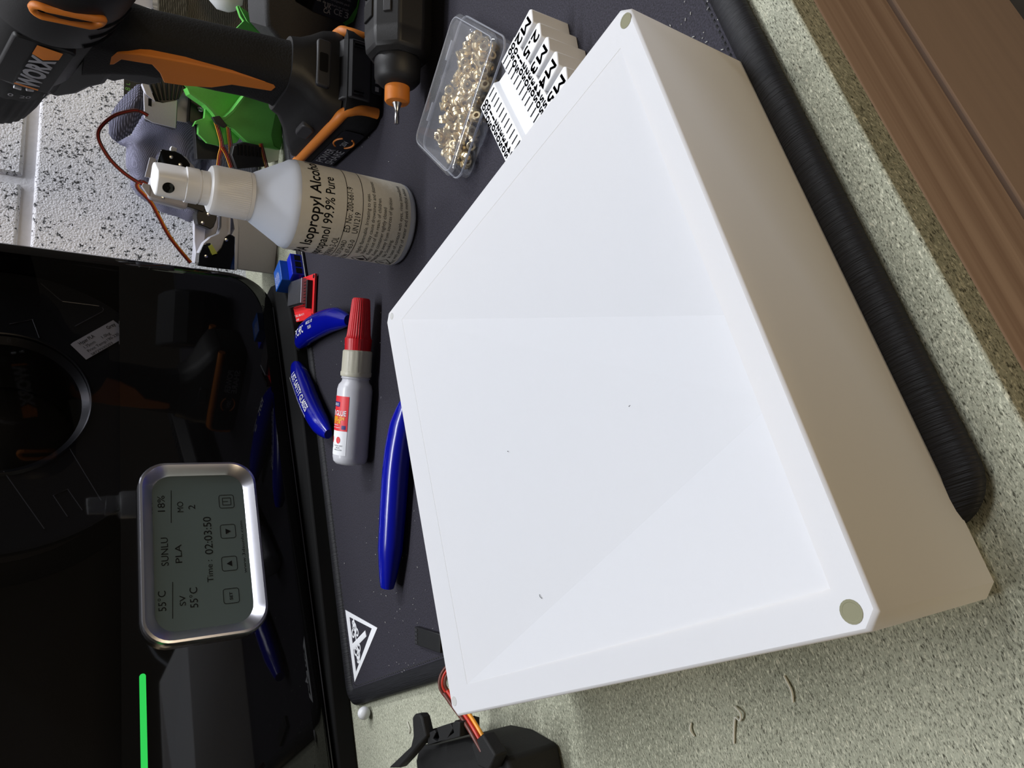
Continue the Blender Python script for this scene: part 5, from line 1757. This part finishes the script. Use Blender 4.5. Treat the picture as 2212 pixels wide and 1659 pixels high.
# ------------------------------------------------------------------ red display board
e1 = Vector((286.8 - 318.0, 446.3 - 431.4, 0)).normalized()
RBo = Vector((318.5, 432.0, 0))
e2 = Vector((-e1.y, e1.x, 0)) * -1
if e2.y < 0:
    e2 = -e2
tilt = 0.16
def rbp(u, v, z):
    return RBo + e1 * u + e2 * v + Vector((0, 0, 4.6 + z + tilt * v * 0.35))
def rbox(u0, u1, v0, v1, z0, z1):
    mb = MB()
    v_ = [rbp(u, v, z) for z in (z0, z1) for v in (v0, v1) for u in (u0, u1)]
    mb.add(v_, [(0, 2, 3, 1), (4, 5, 7, 6), (0, 1, 5, 4), (2, 6, 7, 3), (0, 4, 6, 2), (1, 3, 7, 5)])
    return mb
rdm = thing('sensor_board', 'red circuit board with small dark screen and black pin header', 'circuit board', (308, 458, 3.4))
rbo = rbox(0, 35, 0, 46, 0, 1.7).build('circuit_board', RED_PCB, rdm, bevel=0.15)
rbox(2.5, 22, 13, 42, 3.6, 7.0).build('display_module', mat('module_glass', rgb(70, 70, 74), 0.25), rdm, bevel=0.3, label='small grey display')
rbox(2.5, 22, 12.2, 13, 3.4, 7.2).build('display_edge', GREY_PALE, rdm)
rbox(22, 23.4, 13, 42, 1.8, 5.4).build('solder_row', STEEL, rdm)
rbox(5, 27, 3.4, 5.8, 1.8, 6.0).build('pin_header', BLACK_PLASTIC, rdm, bevel=0.2)
rpn = MB()
for k in range(9):
    v_ = [(6 + 2.4 * k, 5.8, 5.2), (6 + 2.4 * k, 12, 5.2)]
    rpn.tube([rbp(*q) for q in v_], 0.32, 5)
rpn.build('header_pins', DARK_STEEL, rdm)
for hu, hv in ((2.0, 2.2), (32.5, 2.2)):
    h = MB()
    h.lathe([(1.6, 0), (1.6, 0.1)], Matrix.Translation(rbp(hu, hv, 1.75)), 16)
    h.build('mounting_hole', BLACK_MATT, rdm)
lettering([('1.8 TFT SPI V1.1', 29, 42, 2.6, 'LEFT', 0, 22, -90), ('128*160', 32.5, 42, 2.4, 'LEFT', 0, 12, -90)], lambda a, b: rbp(a, b, 1.8), WHITE_PRINT, rdm)

# ------------------------------------------------------------------ servo bracket at the near left
sv = thing('servo_bracket', 'black printed servo bracket with clips on the bare bench', 'bracket', (-28, 300, 0.2))
flat([(-15.4, 332.7), (-16.2, 318.3), (-15.0, 287.0), (-17.7, 272.4), (-24.3, 256.5), (-70, 258.9), (-70, 345.6), (-21.5, 338.6)], 0.3, 25).build('servo_body', BLACK_SOFT, sv, bevel=1.5, bseg=2)
flat([(p[0], p[1]) for p in D['sv_arm']], 31.5, 36).build('side_arm', BLACK_SOFT, sv, bevel=0.8)
flat([(-14.4, 309.7), (-11.4, 300.6), (-9, 303), (-10.5, 313)], 24, 33).build('arm_post', BLACK_SOFT, sv, bevel=0.5)
flat([(p[0], p[1]) for p in D['sv_clip']], 24.5, 34).build('cable_clip', BLACK_SOFT, sv, bevel=0.4)
flat([(-17, 272), (-14, 262), (-22, 255), (-27, 262), (-25, 270)], 25, 31).build('wire_block', BLACK_SOFT, sv, bevel=0.8)
s = MB()
s.lathe([(2.2, 0), (2.2, 1.2), (1.0, 1.6)], Matrix.Translation((-30, 259.5, 25)), 16)
s.build('screw', STEEL, sv, smooth=40)
W1 = [(4, 286, 30), (-1.4, 280.4, 30), (-7, 274, 30), (-13, 268.5, 30), (-19.5, 265, 29)]
wire_set('servo_lead', 'brown red orange wires bending into the black servo bracket', W1, spread=1.6, r=0.85, cols=(WIRE_BROWN, WIRE_RED, WIRE_ORANGE))
W2 = [(2.5, 284, 12), (-1, 300, 14), (2, 309, 17), (8, 311, 19), (14, 307, 16), (20, 290, 8)]
wire_set('servo_lead', 'brown wires curling past the white box corner over mat edge', W2, spread=1.2, r=0.8, cols=(WIRE_BROWN, WIRE_RED, WIRE_BROWN))

# ------------------------------------------------------------------ loose bits
bd_ = MB()
bd_.lathe([(0.3, -3.9), (1.5, -3.6), (2.8, -2.7), (3.6, -1.4), (3.9, 0), (3.6, 1.4), (2.8, 2.7), (1.5, 3.6), (0.3, 3.9)], Matrix.Translation((4.9, 447.5, 4.1)), 24)
solo(center_origin(bd_.build('bead', WHITE, None, smooth=60)), 'small round white bead at the mat corner', 'bead')
CMX = Matrix.Translation((34.5, 354, 3.5)) @ Matrix.Rotation(math.radians(72), 4, 'Z')
cn = thing('pin_connector', 'small black four way pin connector on the mat near white box', 'connector', (33.5, 350, 3.5))
MB().box(-24, 4, -4.6, 4.6, 0.1, 2.6, CMX).build('connector_body', BLACK_PLASTIC, cn, bevel=0.3)
for k in range(4):
    MB().box(0.6, 3.2, -3.9 + 2.1 * k, -2.4 + 2.1 * k, 2.55, 2.9, CMX).build('socket', GREY_DARK, cn)
tu = MB()
tu.tube(smooth_path([(171, 71, 30), (176, 67, 36), (186, 60, 44), (200, 52, 52), (230, 40, 60)], 6), 1.8, 12)
tu.build('clear_tube', clear_material('tube_plastic', (0.8, 0.88, 0.95), 1.45, 0.05, 0.3), None, smooth=60)
solo(center_origin(bpy.data.objects['clear_tube']), 'short pale clear tube leaving the white box top corner', 'tube')
# swarf and dust flecks on mat and bench: nobody could count them
sw = MB()
rnd = random.Random(5)
for k in range(70):
    x = rnd.gauss(45, 25)
    y = rnd.gauss(375, 35)
    if not (16 < x < 200 and 260 < y < 462):
        continue
    a = rnd.uniform(0, 6.28)
    l = rnd.uniform(0.2, 1.0)
    z = 3.75
    sw.tube([(x, y, z), (x + l * math.cos(a), y + l * math.sin(a), z + rnd.uniform(0, 0.3))], rnd.uniform(0.06, 0.15), 4)
for k in range(60):
    x = rnd.uniform(80, 420)
    y = rnd.uniform(250, 455)
    a = rnd.uniform(0, 6.28)
    l = rnd.uniform(0.3, 1.0)
    sw.tube([(x, y, 3.75), (x + l * math.cos(a), y + l * math.sin(a), 3.85)], rnd.uniform(0.1, 0.2), 4)
for k in range(60):
    x = rnd.uniform(165, 200)
    y = rnd.uniform(72, 110)
    sw.tube([(x, y, 3.8), (x + rnd.uniform(-1, 1), y + rnd.uniform(-1, 1), 3.9)], 0.15, 4)
swo = sw.build('swarf', mat('pale_swarf', rgb(190, 190, 184), 0.6), None)
swo['kind'] = 'stuff'
solo(swo, 'pale plastic swarf flecks scattered over the black mat', 'swarf')
sh = MB()
for pts in ([(-20, 161, 0.8), (-22, 159, 1.4), (-24, 160.5, 1.0), (-23, 162, 0.8), (-26, 164, 0.6), (-30, 166, 0.5)], [(-23, 181, 0.6), (-25, 182, 0.9), (-27, 181.4, 0.5)],
            [(-14, 140, 0.5), (-18, 139, 0.8), (-21, 140, 0.5)], [(-5, 395, 0.5), (-9, 393, 0.7), (-11, 395, 0.5)]):
    sh.tube(smooth_path(pts, 4), 0.35, 6)
sho = sh.build('shaving', mat('pale_shaving', rgb(206, 204, 190), 0.6), None)
sho['kind'] = 'stuff'
solo(sho, 'curled pale shavings lying on the bare fibreboard', 'shavings')
